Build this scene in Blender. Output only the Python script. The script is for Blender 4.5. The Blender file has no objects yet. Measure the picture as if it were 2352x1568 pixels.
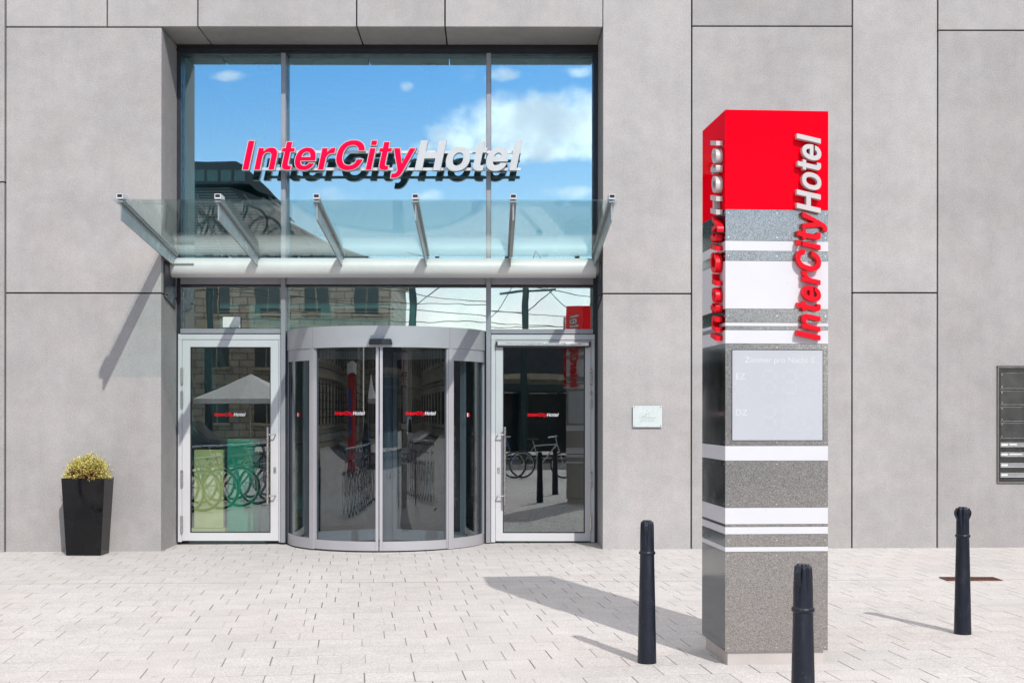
import bpy, bmesh, math, random
from mathutils import Vector, Matrix
from mathutils.geometry import tessellate_polygon
random.seed(7)
C = bpy.context
col = C.scene.collection
R = math.radians

# ------------------------------------------------------------------ camera
F, VX, VY, CH = 2991.0, 1130.0, 943.0, 1.6       # focal length and vanishing point in 2352-px units, eye height
CAMY = -15.0
cam_d = bpy.data.cameras.new('camera'); cam = bpy.data.objects.new('camera', cam_d); col.objects.link(cam)
cam.location = (0, CAMY, CH); cam.rotation_euler = (R(90), R(-0.06), 0)
cam_d.sensor_width = 36; cam_d.lens = F / 2352 * 36
cam_d.shift_x = (1176 - VX) / 2352; cam_d.shift_y = (VY - 784) / 2352
cam_d.clip_start = .1; cam_d.clip_end = 4000
C.scene.camera = cam

# ------------------------------------------------------------------ sun, sky, exposure
SUN = Vector((.43, -1.09, 1.0)).normalized()
sd = bpy.data.lights.new('sun', 'SUN'); sd.energy = 3.2; sd.angle = R(.5); sd.color = (1, .952, .90)
so = bpy.data.objects.new('sun', sd); col.objects.link(so)
so.rotation_euler = SUN.to_track_quat('Z', 'Y').to_euler(); so.location = SUN * 60
EL = math.asin(SUN.z); AZ = math.atan2(SUN.x, SUN.y)
vs = C.scene.view_settings
vs.view_transform = 'Standard'; vs.look = 'None'; vs.gamma = 1; vs.use_curve_mapping = False
vs.exposure = .17
C.scene.cycles.max_bounces = 12; C.scene.cycles.transparent_max_bounces = 24
C.scene.cycles.glossy_bounces = 6; C.scene.cycles.caustics_reflective = False; C.scene.cycles.caustics_refractive = False
C.scene.cycles.sample_clamp_indirect = 6

class NG:                                       # small node-graph helper
    def __init__(s, nt): s.nt = nt; s.N = nt.nodes; s.L = nt.links
    def n(s, t, **kw):
        x = s.N.new(t)
        for k, v in kw.items(): setattr(x, k, v)
        return x
    def set(s, sock, v):
        if isinstance(v, bpy.types.NodeSocket): s.L.new(v, sock)
        else: sock.default_value = v
    def m(s, op, a, b=0.0, c=0.0, clamp=False):
        x = s.n('ShaderNodeMath', operation=op, use_clamp=clamp)
        s.set(x.inputs[0], a); s.set(x.inputs[1], b); s.set(x.inputs[2], c)
        return x.outputs[0]
    def ramp(s, v, a, b, x=0.0, y=1.0):
        q = s.n('ShaderNodeMapRange', interpolation_type='SMOOTHSTEP')
        for i, k in enumerate((v, a, b, x, y)): s.set(q.inputs[i], k)
        return q.outputs[0]
    def mix(s, f, a, b, mode='MIX'):
        q = s.n('ShaderNodeMix', data_type='RGBA', blend_type=mode)
        s.set(q.inputs[0], f)
        for i, k in ((6, a), (7, b)): s.set(q.inputs[i], k if isinstance(k, bpy.types.NodeSocket) else (*k, 1))
        return q.outputs[2]
    def noise(s, vec, scale, detail=4, rough=.55, out=0):
        q = s.n('ShaderNodeTexNoise'); s.set(q.inputs['Vector'], vec)
        q.inputs['Scale'].default_value = scale; q.inputs['Detail'].default_value = detail; q.inputs['Roughness'].default_value = rough
        return q.outputs[out]
    def comb(s, a, b, c=0.0):
        q = s.n('ShaderNodeCombineXYZ')
        for i, k in enumerate((a, b, c)): s.set(q.inputs[i], k)
        return q.outputs[0]

w = bpy.data.worlds.new('World'); C.scene.world = w; w.use_nodes = True
g = NG(w.node_tree); g.N.clear()
sky = g.n('ShaderNodeTexSky', sky_type='NISHITA', sun_disc=False, sun_elevation=EL, sun_rotation=AZ, air_density=1.0, dust_density=.15, ozone_density=2.5)
tc = g.n('ShaderNodeTexCoord'); sp = g.n('ShaderNodeSeparateXYZ'); g.L.new(tc.outputs['Generated'], sp.inputs[0])
X_, Y_, Z_ = sp.outputs
ny = g.m('MAXIMUM', g.m('MULTIPLY', Y_, -1), .08)
U, V = g.m('DIVIDE', X_, ny), g.m('DIVIDE', Z_, ny)
uv = g.comb(U, V)
nz = g.noise(uv, 26, 7, .6); nz2 = g.noise(uv, 9, 5, .55)
field = None
for (px, py, rx, ry, a) in [(1180, 300, 150, 66, 1.5), (1300, 285, 140, 70, 1.5), (1080, 318, 90, 38, 1.2), (1240, 352, 190, 30, 1.3),
        (938, 196, 20, 16, .62), (1160, 177, 50, 20, .72), (1325, 172, 62, 18, .6), (992, 447, 45, 26, .7), (1320, 447, 90, 20, .55),
        (760, 447, 95, 34, .6), (515, 180, 62, 17, .42), (985, 332, 70, 20, .62), (1090, 255, 60, 30, .5)]:
    du = g.m('DIVIDE', g.m('SUBTRACT', U, (px - VX) / F), rx / F)
    dv = g.m('DIVIDE', g.m('SUBTRACT', V, (VY - py) / F), ry / F)
    e = g.m('SUBTRACT', a, g.m('ADD', g.m('MULTIPLY', du, du), g.m('MULTIPLY', dv, dv)))
    e = g.m('MAXIMUM', e, -.6)
    field = e if field is None else g.m('MAXIMUM', field, e)
band = g.m('SUBTRACT', g.ramp(V, .066, .125, .75, -.6), g.m('MULTIPLY', g.m('SUBTRACT', nz2, .5), -2.2))
field = g.m('MAXIMUM', field, band)
cl = g.ramp(g.m('ADD', field, g.m('MULTIPLY', g.m('SUBTRACT', nz, .5), 3.6)), -.20, 1.35, 0, .95)
front = g.ramp(Y_, -.35, -.15, 1, 0)
cl = g.m('MULTIPLY', cl, front)
up = g.ramp(g.noise(tc.outputs['Generated'], 2.6, 7, .6), .30, .50, 0, .96)  # unseen overhead and rear clouds added to lift and whiten the fill light
up = g.m('MULTIPLY', up, g.m('MAXIMUM', g.ramp(Z_, .32, .46), g.m('MULTIPLY', g.ramp(Y_, .0, .3), g.ramp(Z_, -.02, .05))))
shade = g.ramp(g.noise(uv, 17, 5, .5), .35, .65, 0, 1)
ccol = g.mix(shade, (8.6, 8.4, 9.2), (14.0, 13.5, 13.4))
grad = g.mix(g.ramp(V, .10, .30), (1.30, 1.16, 1.08), (.60, .90, 1.10))
tint = g.mix(1.0, sky.outputs[0], g.mix(g.m('MULTIPLY', front, g.ramp(Z_, .0, .02)), (.80, .96, 1.08), grad), 'MULTIPLY')
tint = g.mix(up, tint, g.mix(shade, (5.6, 5.6, 6.1), (9.6, 9.3, 9.2)))
bg = g.n('ShaderNodeBackground'); g.L.new(g.mix(cl, tint, ccol), bg.inputs[0]); bg.inputs[1].default_value = .15
wo = g.n('ShaderNodeOutputWorld'); g.L.new(bg.outputs[0], wo.inputs[0])

# ------------------------------------------------------------------ materials
def mat(name):
    m = bpy.data.materials.new(name); m.use_nodes = True
    g = NG(m.node_tree); b = g.N['Principled BSDF']
    return m, g, b
def plain(name, c, rough=.5, metal=0.0, var=.08, vscale=6.0, bump=0.0, bscale=80.0, coat=0.0, rvar=.08, spec=.5):
    m, g, b = mat(name)
    tc = g.n('ShaderNodeTexCoord'); P = tc.outputs['Object']
    k = g.noise(P, vscale, 5, .6)
    f = g.ramp(k, .3, .7, 1 - var, 1 + var)
    g.L.new(g.mix(1.0, (*c,), g.comb(f, f, f), 'MULTIPLY'), b.inputs['Base Color'])
    g.L.new(g.ramp(g.noise(P, vscale * 2.3, 4), .3, .7, max(.02, rough - rvar), min(1, rough + rvar)), b.inputs['Roughness'])
    b.inputs['Metallic'].default_value = metal; b.inputs['Specular IOR Level'].default_value = spec; b.inputs['Coat Weight'].default_value = coat; b.inputs['Coat Roughness'].default_value = .05
    if bump:
        bp = g.n('ShaderNodeBump'); bp.inputs['Strength'].default_value = bump; bp.inputs['Distance'].default_value = .01
        g.L.new(g.noise(P, bscale, 3), bp.inputs['Height']); g.L.new(bp.outputs[0], b.inputs['Normal'])
    return m
def glass(name, refl, tint, rough=0.0, rcol=(1, 1, 1), warp=0.0):
    m, g, b = mat(name); g.N.remove(b)
    tr = g.n('ShaderNodeBsdfTransparent'); tr.inputs[0].default_value = (*[q ** .5 for q in tint], 1)
    gl = g.n('ShaderNodeBsdfGlossy'); gl.inputs[0].default_value = (*rcol, 1); gl.inputs['Roughness'].default_value = rough
    if warp:                                       # float-glass waviness
        bp = g.n('ShaderNodeBump'); bp.inputs['Strength'].default_value = 1; bp.inputs['Distance'].default_value = warp
        g.L.new(g.noise(g.n('ShaderNodeTexCoord').outputs['Object'], 1.9, 1.5, .4), bp.inputs['Height']); g.L.new(bp.outputs[0], gl.inputs['Normal'])
    ge = g.n('ShaderNodeNewGeometry'); dt = g.n('ShaderNodeVectorMath', operation='DOT_PRODUCT')
    g.L.new(ge.outputs['Normal'], dt.inputs[0]); g.L.new(ge.outputs['Incoming'], dt.inputs[1])
    sch = g.m('POWER', g.m('SUBTRACT', 1, g.m('ABSOLUTE', dt.outputs['Value']), clamp=True), 5)
    r0 = refl + .04 * (1 - refl)
    f = g.m('ADD', r0, g.m('MULTIPLY', sch, 1 - r0), clamp=True)
    mx = g.n('ShaderNodeMixShader'); g.L.new(f, mx.inputs[0]); g.L.new(tr.outputs[0], mx.inputs[1]); g.L.new(gl.outputs[0], mx.inputs[2])
    g.L.new(mx.outputs[0], g.N['Material Output'].inputs[0])
    return m
def concrete(name, c, rnd=.07):
    m, g, b = mat(name)
    P = g.n('ShaderNodeTexCoord').outputs['Object']
    oi = g.n('ShaderNodeObjectInfo').outputs['Random']
    big = g.ramp(g.noise(P, 1.1, 5, .62), .3, .7, .925, 1.065)
    mid = g.ramp(g.noise(P, 5.5, 5, .65), .3, .7, .95, 1.05)
    st = g.n('ShaderNodeVectorMath', operation='MULTIPLY'); g.set(st.inputs[0], P); st.inputs[1].default_value = (5, 5, .35)
    streak = g.ramp(g.noise(st.outputs[0], 1.3, 5, .6), .35, .75, 1.012, .975)
    fine = g.ramp(g.noise(P, 62, 3, .75), .3, .7, .87, 1.13)
    f = g.m('MULTIPLY', g.m('MULTIPLY', big, mid), g.m('MULTIPLY', g.m('MULTIPLY', fine, streak), g.ramp(oi, 0, 1, 1 - rnd, 1 + rnd)))
    spk = g.ramp(g.noise(P, 210, 1, .5), .66, .74, 0, .35)
    c1 = g.mix(1.0, c, g.comb(f, f, f), 'MULTIPLY')
    warm = g.mix(g.ramp(g.noise(P, 2.1, 3), .4, .7, 0, .35), c1, g.mix(1.0, c1, (1.05, 1.0, .95), 'MULTIPLY'))
    g.L.new(g.mix(spk, warm, (.6, .59, .57)), b.inputs['Base Color'])
    b.inputs['Roughness'].default_value = .82
    bp = g.n('ShaderNodeBump'); bp.inputs['Strength'].default_value = .35; bp.inputs['Distance'].default_value = .004
    g.L.new(g.noise(P, 120, 3, .6), bp.inputs['Height']); g.L.new(bp.outputs[0], b.inputs['Normal'])
    return m
def speckled_metal(name):
    m, g, b = mat(name)
    P = g.n('ShaderNodeTexCoord').outputs['Object']
    v = g.n('ShaderNodeTexVoronoi'); g.set(v.inputs['Vector'], P); v.inputs['Scale'].default_value = 230
    rnd = g.n('ShaderNodeSeparateColor'); g.L.new(v.outputs['Color'], rnd.inputs[0])
    g.L.new(g.mix(rnd.outputs[0], (.27, .25, .23), (.53, .50, .465)), b.inputs['Base Color'])
    b.inputs['Metallic'].default_value = 1.0
    g.L.new(g.ramp(rnd.outputs[1], 0, 1, .12, .26), b.inputs['Roughness'])
    bp = g.n('ShaderNodeBump'); bp.inputs['Strength'].default_value = .32; bp.inputs['Distance'].default_value = .002
    g.L.new(rnd.outputs[2], bp.inputs['Height']); g.L.new(bp.outputs[0], b.inputs['Normal'])
    return m
def paving(name):
    m, g, b = mat(name)
    P = g.n('ShaderNodeTexCoord').outputs['Object']
    s = g.n('ShaderNodeSeparateXYZ'); g.L.new(P, s.inputs[0]); x, y = s.outputs[0], s.outputs[1]
    a = R(6); L = .30
    wob = g.m('MULTIPLY', g.m('SUBTRACT', g.noise(P, .5, 2), .5), .05)
    u = g.m('DIVIDE', g.m('ADD', g.m('MULTIPLY', x, math.cos(a)), g.m('MULTIPLY', y, math.sin(a))), L)
    v = g.m('DIVIDE', g.m('ADD', g.m('ADD', g.m('MULTIPLY', x, -math.sin(a)), g.m('MULTIPLY', y, math.cos(a))), wob), L)
    row = g.m('FLOOR', v); fv = g.m('FRACT', v)
    rn = g.n('ShaderNodeTexWhiteNoise', noise_dimensions='1D'); g.L.new(row, rn.inputs['W'])
    uu = g.m('ADD', g.m('ADD', u, g.m('MULTIPLY', row, .5)), g.m('MULTIPLY', rn.outputs[0], .32))
    cu = g.m('FLOOR', uu); fu = g.m('FRACT', uu)
    du = g.m('MULTIPLY', g.m('MINIMUM', fu, g.m('SUBTRACT', 1, fu)), L); dv = g.m('MULTIPLY', g.m('MINIMUM', fv, g.m('SUBTRACT', 1, fv)), L)
    cell = g.n('ShaderNodeTexWhiteNoise', noise_dimensions='2D'); g.L.new(g.comb(cu, row), cell.inputs['Vector'])
    cn = cell.outputs['Value']
    ragged = g.m('MULTIPLY', g.m('SUBTRACT', g.noise(P, 40, 3), .5), .004)
    near = g.m('ADD', du, ragged)
    lu = g.m('MULTIPLY', g.ramp(near, .0026, .0062, 1, 0), g.ramp(cn, .05, .9, .12, 1))
    lv = g.m('MULTIPLY', g.ramp(g.m('ADD', dv, ragged), .0015, .0065, 1, 0), g.ramp(g.noise(P, 2.3, 3), .36, .62, .06, .5))
    long_ = g.m('MULTIPLY', g.ramp(g.m('ABSOLUTE', g.m('ADD', y, 2.8)), .006, .018, 1, 0), .55)
    line = g.m('MAXIMUM', g.m('MAXIMUM', lu, lv), long_)
    big = g.ramp(g.noise(P, .35, 5, .6), .3, .7, .93, 1.05)
    mid = g.ramp(g.noise(P, 4, 5, .65), .3, .7, .95, 1.05)
    fine = g.ramp(g.noise(P, 85, 3, .75), .3, .7, .76, 1.22)
    f = g.m('MULTIPLY', g.m('MULTIPLY', big, mid), g.m('MULTIPLY', fine, g.ramp(cn, 0, 1, .975, 1.02)))
    base = g.mix(g.ramp(g.noise(P, .8, 3), .35, .65, 0, 1), (.550, .518, .493), (.540, .520, .500))
    base = g.mix(1.0, base, g.comb(f, f, f), 'MULTIPLY')
    spot = g.ramp(g.noise(P, 7.5, 2, .4), .74, .80, 0, .22)
    base = g.mix(spot, base, (.30, .28, .25))
    gum = g.ramp(g.noise(P, 13, 1, .3), .755, .775, 0, .30); base = g.mix(gum, base, (.22, .21, .20))
    wear = g.ramp(g.noise(P, 1.1, 6, .65), .50, .72, 0, .16); base = g.mix(wear, base, (.36, .33, .30))
    lc = g.mix(g.ramp(g.noise(P, 1.7, 3), .55, .7, 0, 1), (.14, .13, .125), (.23, .15, .12))
    g.L.new(g.mix(line, base, lc), b.inputs['Base Color'])
    b.inputs['Roughness'].default_value = .86
    h = g.m('SUBTRACT', g.m('MULTIPLY', g.noise(P, 110, 3, .6), .25), g.m('MULTIPLY', g.m('MAXIMUM', lu, lv), 1.0))
    bp = g.n('ShaderNodeBump'); bp.inputs['Strength'].default_value = .5; bp.inputs['Distance'].default_value = .004
    g.L.new(h, bp.inputs['Height']); g.L.new(bp.outputs[0], b.inputs['Normal'])
    return m
def worn_iron(name):
    m, g, b = mat(name)
    P = g.n('ShaderNodeTexCoord').outputs['Object']
    st = g.n('ShaderNodeVectorMath', operation='MULTIPLY'); g.set(st.inputs[0], P); st.inputs[1].default_value = (14, 14, 3)
    scuff = g.ramp(g.noise(st.outputs[0], 1.6, 6, .7), .52, .70, 0, .55)
    chip = g.ramp(g.noise(P, 55, 2, .5), .70, .74, 0, .5)
    c = g.mix(scuff, (.006, .009, .018), (.030, .035, .048)); c = g.mix(chip, c, (.09, .085, .08))
    g.L.new(c, b.inputs['Base Color']); b.inputs['Specular IOR Level'].default_value = .4
    g.L.new(g.ramp(g.noise(P, 12, 4), .3, .7, .30, .55), b.inputs['Roughness'])
    bp = g.n('ShaderNodeBump'); bp.inputs['Strength'].default_value = .2; bp.inputs['Distance'].default_value = .004
    g.L.new(g.noise(P, 70, 3), bp.inputs['Height']); g.L.new(bp.outputs[0], b.inputs['Normal'])
    return m
def stone(name, c, bw=.9, bh=.42):
    m, g, b = mat(name)
    P = g.n('ShaderNodeTexCoord').outputs['Object']
    s = g.n('ShaderNodeSeparateXYZ'); g.L.new(P, s.inputs[0])
    v = g.comb(g.m('ADD', s.outputs[0], s.outputs[1]), s.outputs[2])
    br = g.n('ShaderNodeTexBrick'); g.L.new(v, br.inputs['Vector'])
    br.inputs['Scale'].default_value = 1; br.inputs['Brick Width'].default_value = bw; br.inputs['Row Height'].default_value = bh; br.inputs['Mortar Size'].default_value = .03
    br.inputs['Color1'].default_value = (*c, 1); br.inputs['Color2'].default_value = (*[q * .78 for q in c], 1); br.inputs['Mortar'].default_value = (*[q * .3 for q in c], 1)
    f = g.ramp(g.noise(P, 1.2, 5), .3, .7, .8, 1.15)
    g.L.new(g.mix(1.0, br.outputs[0], g.comb(f, f, f), 'MULTIPLY'), b.inputs['Base Color']); b.inputs['Roughness'].default_value = .85
    return m

M = dict(
    concrete=concrete('concrete', (.352, .337, .332), .09),
    joint=plain('joint_dark', (.03, .03, .03), .9),
    paving=paving('paving'),
    asphalt=plain('asphalt', (.06, .06, .063), .85, var=.2, bump=.4, bscale=120),
    far=plain('far_ground', (.2, .19, .18), .9, var=.15, vscale=.2),
    frame=plain('anodised_frame', (.30, .30, .325), .42, .2, .05, 3),
    darkframe=plain('dark_frame', (.022, .026, .036), .4, .1),
    door=plain('door_paint', (.56, .56, .57), .36, 0, .03, 2, coat=.15),
    drum=plain('drum_aluminium', (.42, .41, .43), .45, .2, .04, 2),
    tube=plain('tube_paint', (.68, .68, .68), .38, .1, .02, 2),
    arm=plain('arm_steel', (.36, .37, .37), .35, .5, .05, 4),
    steel=plain('brushed_steel', (.62, .60, .56), .28, 1.0, .06, 9),
    chrome=plain('bright_metal', (.75, .75, .76), .16, 1.0, .03),
    white=plain('white_enamel', (.60, .60, .625), .35, 0, .02, 3),
    red=plain('red_enamel', (.86, .0, .010), .3, 0, .02, 3, coat=.08, spec=.0),
    signred=plain('sign_red', (.86, .0, .050), .35, 0, .02, 3, spec=.1),
    letterred=plain('letter_red', (.72, .001, .012), .35, 0, .04, 6, spec=.2),
    letterwhite=plain('letter_white', (.50, .47, .465), .4, 0, .04, 6),
    signwhite=plain('sign_white', (.50, .52, .53), .4, 0, .03, 6),
    rail=plain('rail_silver', (.66, .67, .69), .35, .2, .03),
    metal=speckled_metal('speckled_steel'),
    sidemetal=plain('dark_reflection_steel', (.13, .145, .15), .10, 1.0, .04, 2, rvar=.03),  # dark reflections on the pylon sides painted into the base colour
    plinth=plain('plinth_steel', (.55, .50, .47), .45, .35, .05, 4),
    screen=plain('screen_glass', (.44, .455, .49), .3, 0, .02, 1.5, coat=.3),
    screentext=plain('screen_text', (.455, .468, .50), .3, 0, .01),
    screenword=plain('screen_word', (.60, .60, .61), .3, 0, .01),
    black=plain('black_gloss', (.006, .006, .007), .06, 0, .3, 5, rvar=.04, spec=.26),
    bollard=worn_iron('bollard_iron'),
    rubber=plain('rubber_black', (.02, .02, .022), .6),
    soil=plain('soil', (.05, .035, .025), .95, bump=.8, bscale=30),
    frosted=plain('frosted_glass', (.55, .61, .60), .25, 0, .02, coat=.4),
    ptext=plain('plaque_grey', (.34, .36, .36), .5),
    pred=plain('plaque_red', (.30, .03, .08), .5),
    boxdark=plain('letterbox_dark', (.035, .035, .033), .28, .2, .25, 4, coat=.2),
    boxplate=plain('letterbox_plate', (.045, .046, .045), .2, .2, .3, 5, coat=.4),
    paper=plain('paper', (.72, .73, .70), .7),
    grate=plain('rusty_iron', (.17, .07, .05), .7, .3, .3, 20),
    upglass=glass('facade_glass', .38, (.22, .74, .86), rcol=(.86, .97, 1), warp=.0002),
    midglass=glass('transom_glass', .34, (.68, .82, .76), warp=.0006),
    doorglass=glass('door_glass', .12, (.68, .86, .86), warp=.0003),
    drumglass=glass('drum_glass', .055, (.34, .42, .46)),
    canglass=glass('canopy_glass', .02, (.80, .94, .91)),
    floor=plain('lobby_floor', (.10, .11, .115), .3),
    ceil=plain('lobby_ceiling', (.75, .85, .82), .8),
    lobby=plain('lobby_wall', (.20, .22, .21), .7),
    bulk=plain('bulkhead_paint', (.66, .70, .64), .7),
    dark=plain('dark_fitting', (.02, .02, .02), .5),
    yellow=plain('yellow_panel', (.78, .62, .25), .5),
    green=plain('green_panel', (.03, .34, .20), .4),
    leaf=plain('vase_leaf', (.05, .12, .03), .5),
    stone1=stone('stone_blocks', (.42, .38, .31)),
    stone2=stone('cream_render', (.42, .38, .29), 3, 1.5),
    slate=plain('slate_roof', (.03, .035, .045), .4, var=.25, vscale=3),
    window=plain('window_dark', (.02, .025, .03), .06),
    winframe=plain('window_frame_grey', (.25, .26, .27), .5),
    glazing=plain('roof_glazing', (.06, .13, .14), .12),
    canvas=plain('canvas_white', (.70, .70, .68), .8),
    pole=plain('pole_green', (.025, .05, .055), .45),
    bikered=plain('bike_red', (.4, .02, .02), .3, coat=.5), bikeblue=plain('bike_blue', (.08, .16, .35), .3, coat=.5),
    bikesilver=plain('bike_silver', (.5, .52, .54), .3, .8),
    carpaint=plain('car_paint', (.03, .04, .06), .2, .3, coat=1.0),
    kioskred=plain('kiosk_red', (.5, .02, .02), .4), kioskblue=plain('kiosk_blue', (.03, .06, .25), .4),
)
M['concrete'].name = 'concrete'

# ------------------------------------------------------------------ helpers
def gz(x): return .0055 * x
def P(px, py, D): return ((px - VX) / F * D, D + CAMY, CH + (VY - py) / F * D)
def PX(px, D): return (px - VX) / F * D
def PZ(py, D): return CH + (VY - py) / F * D

class MB:
    def __init__(s): s.v = []; s.f = []; s.mi = []; s.sm = []
    def add(s, vs, fs, mi=0, smooth=False):
        o = len(s.v); s.v += [tuple(p) for p in vs]
        for f in fs: s.f.append([o + i for i in f]); s.mi.append(mi); s.sm.append(smooth)
        return s
    def box(s, x0, x1, y0, y1, z0, z1, mi=0):
        v = [(x, y, z) for x in (x0, x1) for y in (y0, y1) for z in (z0, z1)]
        return s.add(v, [(0, 1, 3, 2), (4, 6, 7, 5), (0, 4, 5, 1), (2, 3, 7, 6), (0, 2, 6, 4), (1, 5, 7, 3)], mi)
    def prism(s, poly, fn, t0, t1, mi=0):           # poly of 2-D points, fn(a, b, t) -> 3-D
        n = len(poly)
        v = [fn(a, b, t0) for a, b in poly] + [fn(a, b, t1) for a, b in poly]
        return s.add(v, [list(range(n))[::-1], list(range(n, 2 * n))] + [(i, (i + 1) % n, n + (i + 1) % n, n + i) for i in range(n)], mi)
    def tube(s, a, b, r0, r1=None, n=12, mi=0, caps=True):
        r1 = r0 if r1 is None else r1
        a, b = Vector(a), Vector(b); d = (b - a).normalized()
        u = d.orthogonal().normalized(); w = d.cross(u)
        v = []
        for p, r in ((a, r0), (b, r1)):
            v += [p + (u * math.cos(t) + w * math.sin(t)) * r for t in [2 * math.pi * i / n for i in range(n)]]
        s.add(v, [(i, (i + 1) % n, n + (i + 1) % n, n + i) for i in range(n)], mi, True)
        if caps: s.add(v[:n], [list(range(n))[::-1]], mi); s.add(v[n:], [list(range(n))], mi)
        return s
    def lathe(s, prof, n=24, c=(0, 0, 0), mi=0, mod=None):
        v = []; k = len(prof)
        for r, z in prof:
            for i in range(n):
                t = 2 * math.pi * i / n; rr = r * (mod(t, z) if mod else 1)
                v.append((c[0] + rr * math.cos(t), c[1] + rr * math.sin(t), c[2] + z))
        f = [(j * n + i, j * n + (i + 1) % n, (j + 1) * n + (i + 1) % n, (j + 1) * n + i) for j in range(k - 1) for i in range(n)]
        s.add(v, f, mi, True)
        s.add(v[:n], [list(range(n))[::-1]], mi); s.add(v[-n:], [list(range(n))], mi)
        return s
    def ring(s, c, axis, R0, r, n=28, k=8, mi=0):
        c = Vector(c); ax = Vector(axis).normalized(); u = ax.orthogonal().normalized(); w = ax.cross(u); v = []
        for i in range(n):
            t = 2 * math.pi * i / n; d = u * math.cos(t) + w * math.sin(t)
            v += [c + d * (R0 + r * math.cos(q)) + ax * r * math.sin(q) for q in [2 * math.pi * j / k for j in range(k)]]
        return s.add(v, [(i * k + j, ((i + 1) % n) * k + j, ((i + 1) % n) * k + (j + 1) % k, i * k + (j + 1) % k) for i in range(n) for j in range(k)], mi, True)
    def arc(s, cx, cy, R0, R1, a0, a1, z0, z1, n=16, mi=0):     # curved slab, angle 0 faces -y
        v = []
        for i in range(n + 1):
            t = R(a0 + (a1 - a0) * i / n); sx, cyy = math.sin(t), -math.cos(t)
            v += [(cx + R0 * sx, cy + R0 * cyy, z0), (cx + R1 * sx, cy + R1 * cyy, z0), (cx + R1 * sx, cy + R1 * cyy, z1), (cx + R0 * sx, cy + R0 * cyy, z1)]
        for j in range(4):                      # four separate strips keep the edges crisp
            strip = []
            for i in range(n + 1): strip += [v[i * 4 + j], v[i * 4 + (j + 1) % 4]]
            s.add(strip, [(2 * i, 2 * i + 1, 2 * i + 3, 2 * i + 2) for i in range(n)], mi, j in (1, 3))
        s.add(v[:4], [(0, 3, 2, 1)], mi); s.add(v[-4:], [(0, 1, 2, 3)], mi)
        return s
    def build(s, name, mats, parent=None, bevel=0.0, local=False):
        me = bpy.data.meshes.new(name)
        off = Vector((0, 0, 0))
        if parent is not None and not local:
            r = parent
            while r.parent: r = r.parent
            off = r.location.copy()
        me.from_pydata([Vector(p) - off for p in s.v], [], s.f)
        for m in (mats if isinstance(mats, (list, tuple)) else [mats]): me.materials.append(m)
        for p, mi, sm in zip(me.polygons, s.mi, s.sm): p.material_index = mi; p.use_smooth = sm
        bm = bmesh.new(); bm.from_mesh(me); bmesh.ops.recalc_face_normals(bm, faces=bm.faces); bm.to_mesh(me); bm.free()
        o = bpy.data.objects.new(name, me); col.objects.link(o)
        if parent is not None: o.parent = parent
        if bevel:
            b = o.modifiers.new('bevel', 'BEVEL'); b.width = bevel; b.segments = 2; b.limit_method = 'ANGLE'; b.angle_limit = R(40)
        return o
def tag(o, label=None, cat=None, group=None, kind=None):
    for k, v in (('label', label), ('category', cat), ('group', group), ('kind', kind)):
        if v: o[k] = v
    return o
def thing(name, loc, label, cat, rz=0.0, group=None):
    o = bpy.data.objects.new(name, None); o.empty_display_size = .2; col.objects.link(o)
    o.location = loc; o.rotation_euler = (0, 0, rz)
    return tag(o, label, cat, group)
def copy_tree(o, parent=None):
    c = o.copy(); col.objects.link(c)
    if parent is not None: c.parent = parent
    for ch in [q for q in bpy.data.objects if q.parent == o]: copy_tree(ch, c)
    return c
def structure(name, mb, m): return tag(mb.build(name, m), kind='structure')

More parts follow.
